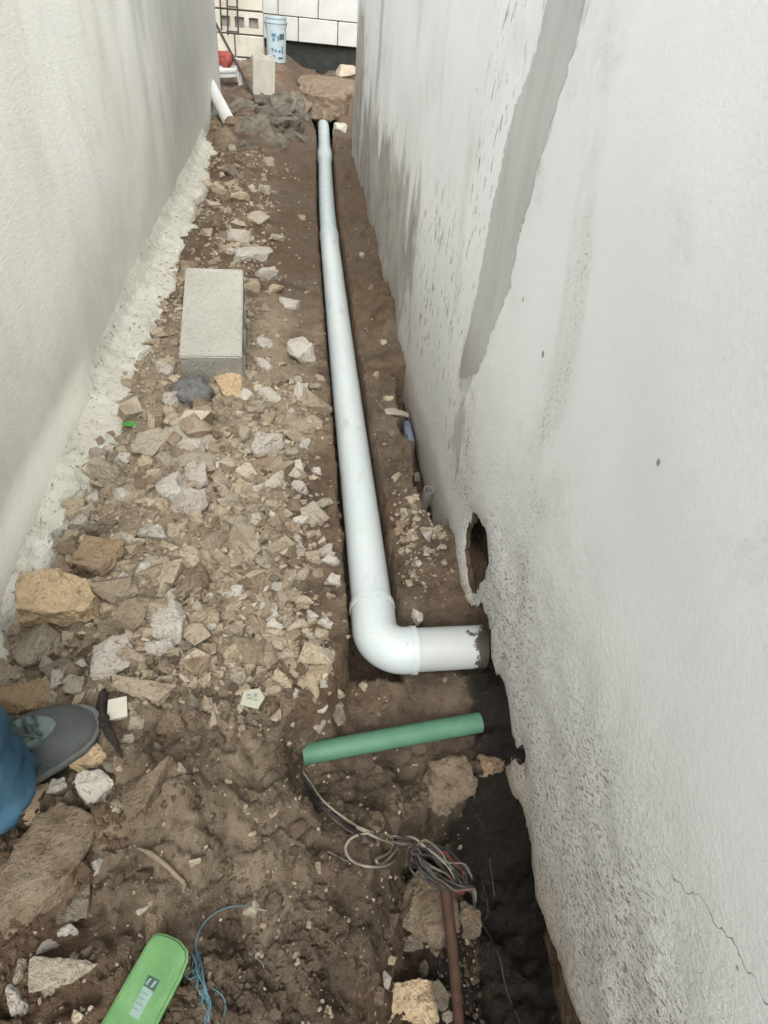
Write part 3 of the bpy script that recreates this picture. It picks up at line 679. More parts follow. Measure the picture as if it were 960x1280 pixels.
def hollow_block(name, parent, mat, L=0.39, H=0.19, W=0.19, n=3, t=0.028, loc=(0, 0, 0), rot=(0, 0, 0), bev=0.003):
    # cells open along Y; L along X, H along Z
    bm = bmesh.new(); cw = (L - t * (n + 1)) / n
    xs_ = [-L/2]
    for i in range(n): xs_ += [-L/2 + t + i * (cw + t), -L/2 + t + i * (cw + t) + cw]
    xs_ += [L/2]; zs_ = [-H/2, -H/2 + t, H/2 - t, H/2]
    vv = {}
    for yi, yy in enumerate((-W/2, W/2)):
        for i, xx in enumerate(xs_):
            for j, zz in enumerate(zs_): vv[(yi, i, j)] = bm.verts.new((xx, yy, zz))
    nx_ = len(xs_)
    for i in range(nx_ - 1):
        for j in range(3):
            if j == 1 and i % 2 == 1: continue
            bm.faces.new([vv[(0, i, j)], vv[(0, i+1, j)], vv[(0, i+1, j+1)], vv[(0, i, j+1)]])
            bm.faces.new([vv[(1, i, j)], vv[(1, i, j+1)], vv[(1, i+1, j+1)], vv[(1, i+1, j)]])
    for i in range(nx_ - 1):
        bm.faces.new([vv[(0, i, 0)], vv[(1, i, 0)], vv[(1, i+1, 0)], vv[(0, i+1, 0)]])
        bm.faces.new([vv[(0, i, 3)], vv[(0, i+1, 3)], vv[(1, i+1, 3)], vv[(1, i, 3)]])
    for j in range(3):
        bm.faces.new([vv[(0, 0, j)], vv[(0, 0, j+1)], vv[(1, 0, j+1)], vv[(1, 0, j)]])
        e = nx_ - 1; bm.faces.new([vv[(0, e, j)], vv[(1, e, j)], vv[(1, e, j+1)], vv[(0, e, j+1)]])
    for c in range(n):
        i = 1 + 2 * c; q = [(i, 1), (i+1, 1), (i+1, 2), (i, 2)]
        for a, b in zip(q, q[1:] + q[:1]): bm.faces.new([vv[(0, *a)], vv[(0, *b)], vv[(1, *b)], vv[(1, *a)]])
    bmesh.ops.recalc_face_normals(bm, faces=bm.faces)
    if bev: bmesh.ops.bevel(bm, geom=[e for e in bm.edges if e.calc_face_angle(0) > 0.5], offset=bev, segments=2, affect='EDGES')
    return bm_obj(name, bm, mat, parent, False, None, loc=loc, rot=rot)
YS = 7.75
sx0 = ony(270, 40, YS)[0]; sx1 = ony(330, 40, YS)[0]; zt = ony(300, 42, YS)[2]; zh = ony(300, 14, YS)[2]
cs = empty('block_stack', ((sx0 + sx1) / 2, YS, terrain(-0.35, YS) - 0.05)); tag(cs, 'cream block pier with an open cell course beside the bucket', 'block pier')
cx = 0.0; b0 = float(cs.location.z)
hb = hollow_block('hollow_block', cs, MAT['cream_block'], L=sx1 - sx0 - 0.012, H=zh - zt, W=0.18, n=3, t=0.045, loc=(cx, 0.09, (zh + zt) / 2 - b0))
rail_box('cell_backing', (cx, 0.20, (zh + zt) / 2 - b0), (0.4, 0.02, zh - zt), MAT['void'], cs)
hh = zh - zt; wd = sx1 - sx0
for r in (-1, -2, -3):
    zc = (zh + zt) / 2 - b0 + r * (hh + 0.012)
    cut = 0.38 if r % 2 else 0.62
    for a, b in ((0.0, cut), (cut, 1.0)):
        rail_box('block', (-wd/2 + wd * (a + b) / 2, 0.085 + random.uniform(-.004, .01), zc), (wd * (b - a) - 0.012, 0.17, hh), MAT['cream_block'], cs)
for r in (1, 2): rail_box('block', (cx, 0.085, (zh + zt) / 2 - b0 + r * (hh + 0.012)), (wd - 0.01, 0.17, hh), MAT['cream_block'], cs)
rail_box('joint_mortar', (cx, 0.10, (zh + zt) / 2 - b0 - 0.22), (wd - 0.02, 0.14, 0.9 - hh), MAT['joint_mortar'], cs, bev=0)
# reinforcing ladder in front of the pier
yl_ = YS - 0.08
lad = empty('rebar_ladder', ony(283, 42, yl_)); tag(lad, 'rusty steel bar ladder standing against the cream block pier', 'rebar')
def wp(px, py, y): return ony(px, py, y)
def tube_w(name, pts, r, mat, parent, seg=8, **k):
    o = tube(name, pts, r, mat, None, seg, **k); return child_world(o, parent)
for a, b in (((283, -30), (285, 44)), ((295, -30), (298, 44))):
    p0, p1 = wp(*a, yl_), wp(*b, yl_); tube_w('bar', [p0, p1], 0.008, MAT['iron'], lad)
for yy in (-16, 8, 39):
    tube_w('rung', [wp(283, yy, yl_), wp(298, yy + 1, yl_)], 0.006, MAT['iron'], lad)
o = tube('rebar', [wp(274, -20, yl_), wp(277, 38, yl_ + 0.02)], 0.008, MAT['iron'], None, 8); tag(o, 'single upright steel bar left of the bar ladder', 'rebar')
o = tube('steel_rod', [wp(263, 17, 6.9), wp(318, 122, 6.35)], 0.011, MAT['iron'], None, 8); tag(o, 'long dark steel rod leaning across the cream pier', 'rod')

# bucket
yb = 7.55; pb = ony(346, 77, yb); k_ = depth(pb) / F_PX
buc = empty('bucket', pb); tag(buc, 'pale blue plastic bucket with teal print on the dirt heap', 'bucket')
rb_, rt_, hb_ = 11.0 * k_, 12.8 * k_, 0.345
prof = [(0, 0), (rb_, 0), (rb_ + (rt_ - rb_) * .85, hb_ * .86), (rt_ * 1.03, hb_ * .87), (rt_ * 1.03, hb_ * .91), (rt_ * .985, hb_ * .915), (rt_, hb_ * .97), (rt_ * 1.04, hb_ * .975), (rt_ * 1.04, hb_), (rt_ * .96, hb_), (rb_ * .95, 0.012), (0, 0.012)]
V = []; Fc = []; S = 28
for r, z in prof: V += [(r * math.cos(2 * math.pi * k / S), r * math.sin(2 * math.pi * k / S), z) for k in range(S)]
for i in range(len(prof) - 1):
    for k in range(S): Fc.append((i*S+k, i*S+(k+1) % S, (i+1)*S+(k+1) % S, (i+1)*S+k))
obj('body', V, Fc, MAT['bucket_plastic'], buc, True, 40)
def bucket_print(a0, a1, z0, z1, mat):
    V = []; n = 6
    for i in range(n + 1):
        a = R_(a0 + (a1 - a0) * i / n)
        for z in (z0, z1):
            r = rb_ + (rt_ - rb_) * z / hb_ + 0.0015; V.append((r * math.sin(a), -r * math.cos(a), z))
    obj('print', V, [(2*i, 2*i+2, 2*i+3, 2*i+1) for i in range(n)], mat, buc)
for a in [(-25, 0, .20, .225, 'print_teal'), (-20, -8, .165, .192, 'print_teal'), (20, 52, .18, .225, 'print_green'), (8, 18, .17, .21, 'print_teal'), (-30, -18, .09, .112, 'print_teal'),
          (-10, 2, .085, .105, 'print_teal'), (12, 26, .08, .10, 'print_teal'), (34, 44, .07, .13, 'print_teal'), (10, 45, .03, .045, 'print_green'), (-28, -4, .05, .056, 'print_teal'), (-28, -8, .035, .041, 'print_teal')]:
    bucket_print(*a[:4], MAT[a[4]])
hp = [(rt_ * 1.04 * math.cos(t), rt_ * 1.04 * math.sin(t) * 0.25 - rt_ * .95 * abs(math.sin(t)), hb_ * .9 - 0.10 * math.sin(t)) for t in np.linspace(0, math.pi, 14)]
tube('handle', hp, 0.003, MAT['iron'], buc, 6)

# ------------------------------------------------------------------ cream block standing on the heap, stool, red bag, white pipe offcut
ye = 6.45; pe = ony(329, 121, ye); w_ = 27 * depth(pe) / F_PX
pe[2] -= 0.02
wb = hollow_block('standing_block', None, MAT['cream_block'], L=0.30, H=w_ * 0.94, W=0.17, n=2, t=0.03, loc=(pe[0], pe[1] + 0.09, pe[2] + 0.15), rot=(R_(-4), R_(90), R_(0)), bev=0.008)
wb.rotation_euler = (R_(90), R_(3), R_(8)); wb.scale = (w_ / 0.30, 0.29 / 0.17, 1.0)
tag(wb, 'cream block standing upright on the heap below the bucket', 'block')
yst = 6.55; ps = ony(289, 124, yst)
st_ = empty('plastic_stool', ps, (R_(0), R_(-4), R_(12))); tag(st_, 'small white plastic stool with open sides against the far left', 'stool')
kx = depth(ps) / F_PX; W_, H_ = 30 * kx, 0.20
bm_obj('seat', box_bm(W_, W_ * .8, 0.03, 0.008, 2), MAT['white_plastic'], st_, True, 40, loc=(0, 0.08, H_))
for a in (-1, 1):
    for b in (-1, 1):
        P0 = np.array([a * W_ * .42, 0.08 + b * W_ * .34, H_ - 0.01]); P1 = np.array([a * W_ * .5, 0.08 + b * W_ * .4, 0.0])
        bm = box_bm(0.035, 0.03, H_ - 0.012, 0.005, 1)
        o = bm_obj('leg', bm, MAT['white_plastic'], st_, True, 40, loc=tuple((P0 + P1) / 2), rot=(0, R_(-a * 4), 0))
for b in (-1, 1): bm_obj('apron', box_bm(W_ * .8, 0.012, 0.035, 0.004, 1), MAT['white_plastic'], st_, True, 40, loc=(0, 0.08 + b * W_ * .33, H_ - 0.03))

# ------------------------------------------------------------------ rocks
bm = bmesh.new(); bmesh.ops.create_icosphere(bm, subdivisions=4, radius=1); ICO4 = (np.array([v.co[:] for v in bm.verts]), np.array([[v.index for v in f.verts] for f in bm.faces])); bm.free()
bm = bmesh.new(); bmesh.ops.create_icosphere(bm, subdivisions=3, radius=1); ICO3 = (np.array([v.co[:] for v in bm.verts]), np.array([[v.index for v in f.verts] for f in bm.faces])); bm.free()
bm = bmesh.new(); bmesh.ops.create_icosphere(bm, subdivisions=2, radius=1); ICO2 = (np.array([v.co[:] for v in bm.verts]), np.array([[v.index for v in f.verts] for f in bm.faces])); bm.free()
bm = bmesh.new(); bmesh.ops.create_icosphere(bm, subdivisions=1, radius=1); ICO1 = (np.array([v.co[:] for v in bm.verts]), np.array([[v.index for v in f.verts] for f in bm.faces])); bm.free()
def rock_shape(rg, ico, planes=11, flat=0.55, rough=0.05, round_=0.0):      # rounded lump: lumps, bags, clods, pebbles
    D = ico[0]; r = np.full(len(D), 1.25)
    N = rg.normal(size=(planes, 3)); N /= np.linalg.norm(N, axis=1)[:, None]
    N = np.concatenate([N, [[0.05, 0.03, 1], [0, 0, -1]]]); N /= np.linalg.norm(N, axis=1)[:, None]
    Hh = np.concatenate([rg.uniform(0.55, 0.95, planes), [0.62, 0.6]])
    for n, h in zip(N, Hh):
        c = D @ n; r = np.where(c > 0.05, np.minimum(r, h / np.maximum(c, 0.05)), r)
    r = r * (1 - round_) + round_ * 0.85
    P = D * r[:, None]; P = P / np.abs(P).max(0); s = rg.uniform(0, 50)
    if rough: P = P * (1 + rough * fbm(P[:, 0] * 2.2 + s, P[:, 1] * 2.2, P[:, 2] * 2.2, 4, 0.55))[:, None]
    return P
def broken_stone(rg, npts=13, cuts=0, rough=0.0, bev=0.05, dims=(1, 1, 1), res=None):      # split rock: hull facets, chipped edges
    q = rg.uniform(-1, 1, (npts, 3)); q[:, 2] = np.clip(q[:, 2] * 1.5, -1, 1) + rg.uniform(-.12, .12, npts)
    e = 5.0; q = q / (np.abs(q[:, :2]) ** e).sum(1, keepdims=True).clip(0.02) ** (1 / e) * np.where(np.arange(npts)[:, None] % 3, [[1, 1, 1]], rg.uniform(.7, 1, (npts, 1)))
    q[:, 2] = np.clip(q[:, 2], -1.1, 1.1)
    bm = bmesh.new()
    for v in q: bm.verts.new(v)
    r = bmesh.ops.convex_hull(bm, input=bm.verts)
    bmesh.ops.delete(bm, geom=[v for v in bm.verts if not v.link_faces], context='VERTS')
    bmesh.ops.dissolve_limit(bm, angle_limit=R_(14), verts=bm.verts, edges=bm.edges)
    m = np.array([v.co for v in bm.verts]); c = (m.max(0) + m.min(0)) / 2; h = (m.max(0) - m.min(0)) / 2
    for v in bm.verts: v.co = Vector([(v.co[i] - c[i]) / h[i] * dims[i] for i in range(3)])
    mn = min(dims)
    if bev: bmesh.ops.bevel(bm, geom=bm.edges[:], offset=bev * mn, segments=2 if cuts else 1, affect='EDGES', profile=0.6)
    for v in bm.verts: v.co = Vector([max(-dims[i] * 1.03, min(dims[i] * 1.03, v.co[i])) for i in range(3)])
    bmesh.ops.remove_doubles(bm, verts=bm.verts, dist=0.012 * mn)
    bmesh.ops.triangulate(bm, faces=bm.faces)
    for _ in range(cuts):
        L = res * mn if res else 0.22 * mn
        ed = [e_ for e_ in bm.edges if e_.calc_length() > L]
        if ed: bmesh.ops.subdivide_edges(bm, edges=ed, cuts=1); bmesh.ops.triangulate(bm, faces=bm.faces)
    bm.normal_update()
    if rough:
        co = np.array([v.co for v in bm.verts]) / mn; s = rg.uniform(0, 60)
        d = fbm(co[:, 0] * 1.1 + s, co[:, 1] * 1.1, co[:, 2] * 1.1, 5, 0.6) * rough * mn
        st = np.abs(fbm(co[:, 0] * 1.7 + s, co[:, 1] * 1.7, co[:, 2] * 3.0 + 7, 3)) * rough * mn * 0.8
        for v, a, b in zip(bm.verts, d, st): v.co += v.normal * float(a - b)
    for v in bm.verts: v.co = Vector([max(-dims[i] * 1.12, min(dims[i] * 1.12, v.co[i])) for i in range(3)])
    return bm
def bm_mesh(bm, mat, sharp=30):
    me = bpy.data.meshes.new('stone'); bm.normal_update(); bm.to_mesh(me); bm.free(); me.polygons.foreach_set('use_smooth', [True] * len(me.polygons))
    me.set_sharp_from_angle(angle=R_(sharp)); me.materials.append(mat); return me
SHADES = ['stone_pale', 'stone_grey', 'stone_sand', 'stone_dark', 'stone_brown']
ROCKS2 = {sh: [bm_mesh(broken_stone(np.random.default_rng(500 + 40 * i + k), int(15 + k % 7), 2, 0.15, 0.13, (1, .85, .8)), MAT[sh], 24) for k in range(9)] for i, sh in enumerate(SHADES)}
def view_at(px, py): 
    p = on_ground(px, py); return p, depth(p) / F_PX
def rock(px, py, w, h, mat, label, name='stone', hf=0.55, rz=0.0, tilt=(0, 0), sink=0.3, seed=None, planes=11, rough=0.07, round_=0.0, cat='stone', group='large stones in the rubble', zl=None, lf=None):
    rg = np.random.default_rng(seed if seed is not None else int(px * 7 + py))
    p = on_ground(px, py, 0.01); k = depth(p) / F_PX
    r = ray(px, py); sn = abs(r[2]) / np.linalg.norm(r)
    sx = w * k / 2 * 0.95; hz = 1.2 * hf * min(sx, h * k / 2)
    sy_ = lf * sx if lf else max(0.35 * sx, (h * k - hz * math.sqrt(1 - sn * sn)) / sn / 2)
    sy_ = min(sy_ * 0.98, 1.5 * sx) if not lf else sy_
    bm = broken_stone(rg, planes + 6, 3, rough * 1.7, 0.10, (sx, sy_, hz), 0.13)
    o = link(name, bm_mesh(bm, MAT[mat], 28), None, None)
    o.location = [float(c) for c in on_ground(px, py, hz * (0.9 - 2 * sink))]; o.rotation_euler = (R_(tilt[0]), R_(tilt[1]), R_(rz))
    tag(o, label, cat, group); return o

HERO = [
 # px, py, w, h, material, label, kwargs
 (79,762,104,92,'stone_tan','big tan brown boulder near the foot of the left wall', dict(lf=.85, hf=.75, rz=8, rough=.12, planes=16, seed=4)),
 (126,704,60,56,'stone_orange','ochre stone touching the top of the big tan boulder', dict(hf=.7, rz=-12, planes=14, seed=12)),
 (40,808,74,62,'stone_grey','thick grey mortar chunk leaning below the big tan boulder', dict(hf=.65, rz=-32, tilt=(14,-8), rough=.05)),
 (82,834,50,34,'stone_dark','flat dark slate under the big tan boulder', dict(hf=.25, rz=35)),
 (128,658,46,34,'stone_dark','dark angular stone above the ochre stone', dict(hf=.75, rz=10, planes=7)),
 (72,650,32,50,'stone_tan','brown flat slab propped beside the left mortar skirt', dict(hf=.4, rz=28, tilt=(0,30))),
 (82,642,12,48,'stone_pale','thin pale lath of stone on the brown propped slab', dict(hf=.6, rz=30, sink=.0, lf=3.2)),
 (134,592,46,50,'stone_grey','tall grey angular stone at the edge of the left mortar skirt', dict(hf=.95, rz=15, planes=7, sink=.15)),
 (190,556,42,36,'stone_grey','flat grey square sided slab below the grey crumpled lump', dict(hf=.4, rz=-14, planes=6, tilt=(10,0))),
 (236,630,50,34,'stone_pale','white topped stone with dark underside in the middle of the rubble', dict(hf=.7, rz=12)),
 (212,778,44,62,'stone_pale','long pale grey stone right of the big tan boulder', dict(hf=.55, rz=6)),
 (140,824,56,54,'stone_pale','crumbling pale mortar lump left of the long pale stone', dict(hf=.4, rz=20, rough=.07)),
 (195,706,36,32,'stone_grey','flat grey five sided stone right of the ochre stone', dict(hf=.3, rz=30, planes=6)),
 (154,740,32,28,'stone_grey','grey pointed stone right of the big tan boulder', dict(hf=.6)),
 (188,604,42,22,'stone_brown','brownish stone right of the tall grey angular stone', dict(hf=.6)),
 (246,580,54,28,'stone_grey','broad flat grey stone in the rubble below the wide dusty slab', dict(hf=.4, rz=-8)),
 (232,546,58,40,'stone_mixed','wide dusty slab half buried below the concrete block', dict(hf=.25, sink=.45, rough=.1)),
 (286,480,46,34,'stone_tan','tan wedge lying against the near end of the concrete block', dict(hf=.5, rz=-40, tilt=(0,18))),
 (243,466,20,20,'stone_pale','small pale wedge at the near left corner of the concrete block', dict(hf=.9)),
 (326,505,32,28,'stone_grey','tilted angular stone right of the tan wedge', dict(hf=.8, rz=-35, planes=7)),
 (375,533,44,28,'stone_mixed','flat topped stone near the trench, level with the crumpled lump', dict(hf=.6, rz=-8, planes=8)),
 (375,440,32,26,'stone_pale','lone angular stone on bare dirt between block and drain pipe', dict(hf=.8, rz=25, planes=7, sink=.1)),
 (312,316,62,18,'stone_pale','pale flat stone on the dirt behind the concrete block', dict(hf=.5, rz=8, planes=8)),
 (362,378,28,16,'stone_pale','pale split stone right of the concrete block', dict(hf=.6)),
 (396,646,42,30,'stone_mixed','blocky stone at the lip of the trench', dict(hf=.7, rz=-25, planes=7)),
 (178,862,88,30,'stone_mixed','long wedge of pale stone above the dark bark strip', dict(hf=.6, rz=-20, planes=7, sink=.2)),
 (212,906,42,34,'stone_brown','brown triangular flat stone below the long wedge', dict(hf=.4, rz=10, planes=6)),
 (250,926,40,30,'stone_brown','brown flat stone at the upper edge of the bare soil', dict(hf=.4, rz=-10, planes=6)),
 (116,948,58,34,'stone_tan','yellowish stone touching the shoe toe', dict(hf=.7, rz=-8)),
 (122,988,48,48,'stone_pale','white lumpy stone below the yellowish stone', dict(hf=.75, rz=15, rough=.06, planes=14)),
 (52,1092,92,150,'stone_brown','very large long brown rock below the shoe', dict(hf=.5, rz=-26, rough=.08, planes=9, lf=1.75)),
 (54,1178,50,24,'stone_pale','pale flat sliver at the lower end of the long brown rock', dict(hf=.3, rz=20)),
 (76,1206,80,50,'stone_grey','flat dull stone with ragged edge beside the pale sliver', dict(hf=.3, rz=28, rough=.1)),
 (188,1166,52,50,'stone_brown','brick shaped brown stone above the green bar', dict(hf=.5, rz=-35, planes=5)),
 (92,1128,42,44,'stone_dark','flat grey brown slate right of the long brown rock', dict(hf=.2, rz=10, sink=.35)),
 (190,985,80,56,'stone_brown','soil covered rock sunk in the dirt below the bark strip', dict(hf=.45, rz=25, sink=.3)),
 (34,876,74,44,'stone_orange','rusty orange stone behind the shoe', dict(hf=.5, rz=8)),
 (112,908,36,40,'stone_tan','small tan stone squeezed beside the shoe toe', dict(hf=.5)),
 (36,1006,46,56,'stone_tan','tan flat slab behind the jeans hem', dict(hf=.3, rz=-28)),
 (560,984,66,64,'stone_brown','craggy brown rock on the bank below the green conduit', dict(hf=.8, rz=10, rough=.12, sink=.2)),
 (612,954,38,34,'stone_orange','reddish brown rock wedged under the broken render', dict(hf=.8, rough=.12)),
 (530,1138,88,92,'stone_brown','large brown rock in the pit under the wire bundle', dict(hf=.8, rz=20, rough=.07, sink=.1)),
 (585,1150,32,60,'stone_brown','narrow brown rock behind the rusty tube', dict(hf=.8)),
 (508,1256,76,50,'stone_tan','craggy tan rock at the bottom of the pit', dict(hf=.7, rough=.12)),
 (548,1244,22,44,'stone_dark','upright grey slate in the pit beside the rusty tube', dict(hf=1.2, rz=10, planes=6)),
 (510,1180,44,22,'stone_dark','dark stone in the pit below the large brown rock', dict(hf=.5)),
 (496,516,34,10,'stone_mixed','thin chip lying on the right bank beside the wall slot', dict(hf=.4, rz=-12, sink=0)),
 (315,1136,26,18,'stone_grey','small grey stone that the blue twine loops to', dict(hf=.7)),
]
heroes = [rock(a, b, c, d_, m_, lab, **kw) for a, b, c, d_, m_, lab, kw in HERO]

# mid-size rubble read off the photograph, then more of the same spread through the rubble
def zone(px, py):
    if py < 335: return 'rubble behind the concrete block', 'small broken stone in the far scatter behind the concrete block'
    if py < 480: return 'rubble beside the concrete block', 'small broken stone in the scatter beside the concrete block'
    if py < 620 and px < 420: return 'rubble before the concrete block', 'broken stone in the rubble just in front of the concrete block'
    if px > 430 and py < 800: return 'chips on the right bank', 'small chip on the dirt bank between drain pipe and right wall'
    if py < 740 and px < 250: return 'rubble along the left skirt', 'broken stone in the rubble above the big tan boulder'
    if py < 740: return 'rubble beside the trench', 'broken stone in the mid rubble beside the trench'
    if py < 880 and px < 270: return 'rubble right of the big boulder', 'broken stone in the rubble between big tan boulder and shoe'
    if py < 880: return 'rubble near the elbow', 'broken stone in the rubble left of the pipe elbow'
    if px > 400: return 'stones in the pit', 'small stone lying in the excavated pit'
    return 'stones on the bare soil', 'small stone half sunk in the bare soil of the foreground'
MID = [(375,494,28,14),(381,556,18,18),(334,562,40,20),(364,567,18,16),(369,592,30,22),(342,602,32,24),(375,612,22,10),(370,637,26,30),(339,634,18,16),(376,651,20,14),
 (275,676,25,22),(308,693,28,22),(330,702,28,28),(222,666,26,32),(253,691,15,22),(290,746,30,30),(308,732,20,28),(334,769,28,28),(361,778,20,16),(340,790,25,16),(258,782,30,34),(294,790,22,36),
 (353,800,20,20),(325,820,22,12),(361,821,20,14),(340,831,18,12),(392,812,30,22),(352,748,20,16),(206,684,16,13),(277,641,22,11),(161,675,20,13),(187,670,35,22),(172,692,20,18),(161,714,16,14),
 (177,751,18,16),(190,762,20,22),(136,762,20,22),(186,789,14,20),(172,770,14,12),(190,814,20,22),(206,811,24,14),(200,738,44,18),(244,731,48,14),(256,777,35,34),(156,621,24,20),(160,603,18,16),
 (181,579,24,16),(215,612,40,16),(250,601,35,15),(273,606,28,15),(206,581,28,22),(94,634,34,22),(117,626,24,14),(122,573,20,14),(104,640,20,16),(60,690,22,14),(90,690,30,16),(210,455,18,12),
 (205,465,26,16),(215,500,24,18),(262,512,20,14),(210,520,22,14),(300,495,26,16),(330,430,24,12),(335,347,30,12),(315,360,22,12),(345,365,20,10),(330,460,26,14),(318,470,22,14),(300,325,24,9),
 (285,300,20,8),(350,480,22,12),(305,545,26,18),(300,610,24,16),(285,650,16,12),(320,650,20,14),(350,690,22,18),(372,690,18,14),(395,700,16,12),(380,720,20,14),(340,725,18,12),(365,745,18,12),
 (390,770,16,12),(320,760,20,16),(270,720,22,16),(230,690,24,14),(245,650,26,16),(300,300,30,8),(290,190,14,6),(322,188,12,6),(312,210,16,6),(336,205,16,6),(290,215,20,7),(275,240,20,7),(300,250,22,7),
 (330,240,18,6),(270,280,22,8),(322,275,26,8),(345,300,18,7),(255,215,14,6),(250,245,16,6),(148,1010,18,16),(160,1180,12,18),(120,1085,18,16),(178,962,0,0),(225,960,16,12),(196,935,14,12),(205,955,14,12),
 (140,960,20,14),(160,925,18,14),(170,905,20,14),(238,880,22,16),(280,880,20,12),(300,900,18,12),(20,1150,16,22),(25,1215,26,18),(20,1250,34,22),(60,1238,26,18),(15,1120,20,16),(110,1190,14,12),
 (86,1165,22,16),(130,1000,12,12),(70,985,24,18),(60,1000,14,12),(95,975,18,14),(118,1038,22,20),(100,1015,20,16),(345,880,0,0),(330,870,20,14),(480,1225,18,14),(470,1245,22,16),(530,1210,22,16),
 (560,1270,18,14),(488,1200,14,10),(545,1185,16,12),(400,905,18,14),(420,895,26,14),(455,860,16,10),(520,770,20,14),(505,640,12,10),(515,625,16,12),(523,650,14,9),(535,670,14,9),(510,690,10,8),(525,705,12,8),
 (485,500,14,9),(470,470,12,7),(520,600,18,18),(545,650,10,8),(540,690,10,8),(512,730,12,8),(480,430,10,6),(465,360,9,5),(452,320,8,4),(490,545,14,8)]
mid_all = [q for q in MID if q[2]]
rg = np.random.default_rng(21)
for _ in range(4000):
    if len(mid_all) >= 298: break
    px, py = rg.uniform(60, 440), rg.uniform(190, 900)
    p = onz(px, py, 0.0)
    if not (-0.56 < p[0] < 0.07): continue
    if py < 470 and p[0] > -0.16 - 0.05 * math.sin(py * .05): continue
    if py < 470 and rg.uniform() < 0.25: continue
    if 215 < px < 315 and 320 < py < 465: continue
    if p[0] < -0.35 and p[1] < 0.72: continue
    k = 30 * (p[1] ** -0.6) if p[1] > 1 else 30
    w = np.clip(rg.lognormal(math.log(0.034), 0.38), 0.018, 0.07) / (depth(p) / F_PX)
    if w < 6.5: continue
    if any((px - q[0]) ** 2 + ((py - q[1]) * 1.5) ** 2 < (0.40 * (w + q[2])) ** 2 for q in mid_all): continue
    mid_all.append((px, py, w, w * rg.uniform(.5, .9)))
for i, (px, py, w, h) in enumerate(mid_all):
    p, k = view_at(px, py); sx = w * k / 2 * 1.06
    sh = SHADES[int(rg.choice(5, p=[.38, .28, .22, .06, .06]))] if py < 880 else SHADES[int(rg.choice(5, p=[.08, .2, .22, .18, .32]))]
    me = ROCKS2[sh][int(rg.integers(9))]; gname, lab = zone(px, py)
    lab = ('larger ' if w > 27 else 'small ' if w > 15 else 'tiny ') + {'stone_pale': 'pale ', 'stone_grey': 'grey ', 'stone_sand': 'tan ', 'stone_dark': 'dark grey ', 'stone_brown': 'brown '}[sh] + lab.replace('small ', '')
    hz = sx * rg.uniform(0.65, 1.15)
    o = link('stone', me, None, None, loc=(p[0], p[1], p[2] + hz * rg.uniform(-0.25, 0.25)), rot=(R_(rg.uniform(-22, 22)), R_(rg.uniform(-22, 22)), rg.uniform(0, 6.28)), scale=(sx, sx * rg.uniform(.6, 1.05), hz))
    tag(o, lab, 'stone', gname)

# grit and pebbles nobody could count: one mass each
def scatter(name, n, area, size, zkeep, label, seed, shapes):
    rg = np.random.default_rng(seed); VV = []; FF = []; base = 0; made = 0
    while made < n:
        m = 6000
        x = rg.uniform(area[0], area[1], m); y = area[2] * (area[3] / area[2]) ** rg.uniform(0, 1, m)
        ok = rg.uniform(size=m) < zkeep(x, y); x, y = x[ok], y[ok]
        z = terrain(x, y); s = np.clip(rg.lognormal(math.log(size), 0.55, len(x)), size * .35, size * 4.5)
        for a, b, c, q in zip(x, y, z, s):
            P, Fq = shapes[int(rg.integers(len(shapes)))]
            R = Matrix.Rotation(rg.uniform(0, 6.28), 3, 'Z') @ Matrix.Rotation(rg.uniform(-.6, .6), 3, 'X')
            sc = np.array([q, q * rg.uniform(.6, 1), q * rg.uniform(.6, 1.0)])
            VV.append((P * sc) @ np.array(R).T + [a, b, c + q * 0.12]); FF.append(Fq + base); base += len(P); made += 1
            if made >= n: break
    o = obj(name, np.concatenate(VV), np.concatenate(FF), MAT['grit'], None, True, 30); tag(o, label, 'gravel', kind='stuff'); return o
def hull_shape(i):
    bm = broken_stone(np.random.default_rng(900 + i), 16, 0, 0, 0, (1, .85, .8)); bm.verts.index_update()
    P = np.array([v.co[:] for v in bm.verts]); Fq = np.array([[v.index for v in f.verts] for f in bm.faces]); bm.free(); return P, Fq
PEB = [hull_shape(i) for i in range(30)]
def keep_rubble(x, y):
    clump = ss(-0.15, 0.45, fbm(x * 5, y * 4, 7.7, 3))
    d = ss(0.09, -0.02, x) * ss(0.60, 0.85, y) * (1 - 0.9 * ss(1.75, 2.1, y) * ss(-0.20, -0.10, x))
    bank = ss(0.235, 0.26, x) * ss(0.98, 1.04, y) * ss(1.5, 1.3, y) * (poly_sdf(x, y, CUT) > 0.01)
    d = d + 0.9 * bank
    return np.clip(d * (0.35 + 0.8 * clump), 0, 1) * (1 - 0.3 * ss(2.0, 3.2, y)) * (x > -0.57)
def keep_rest(x, y):
    tr = (np.abs(x - xpipe(y)) > 0.062) | (y < 0.82)
    return np.where(tr, 0.25 + 0.45 * ss(0.22, 0.28, x) * ss(1.25, 0.9, y) * ss(0.85, 1.0, y) , 0) * (x > -0.5) * (x < 0.36) * (1 - 0.5 * ss(1.5, 3, y))
scatter('rubble_gravel', 7500, (-0.57, 0.36, 0.62, 4.6), 0.0046, keep_rubble, 'crushed stone bits between the larger rubble', 31, PEB)
scatter('rubble_pieces', 800, (-0.56, 0.06, 0.70, 4.2), 0.0125, lambda x, y: keep_rubble(x, y) ** 1.3, 'heaped splinters of broken stone filling the rubble', 33, PEB)
crumbs = scatter('soil_crumbs', 4600, (-0.48, 0.36, 0.14, 1.6), 0.0038, lambda x, y: np.where((np.abs(x - xpipe(y)) > 0.066) | (y < 0.80), 0.15 + 0.85 * ss(0.05, 0.4, fbm(x * 6, y * 6, 3.3, 3)), 0) * (1 - 0.6 * ss(0.75, 1.0, y)), 'crumbled clods of brown soil on the bare ground', 34, PEB)
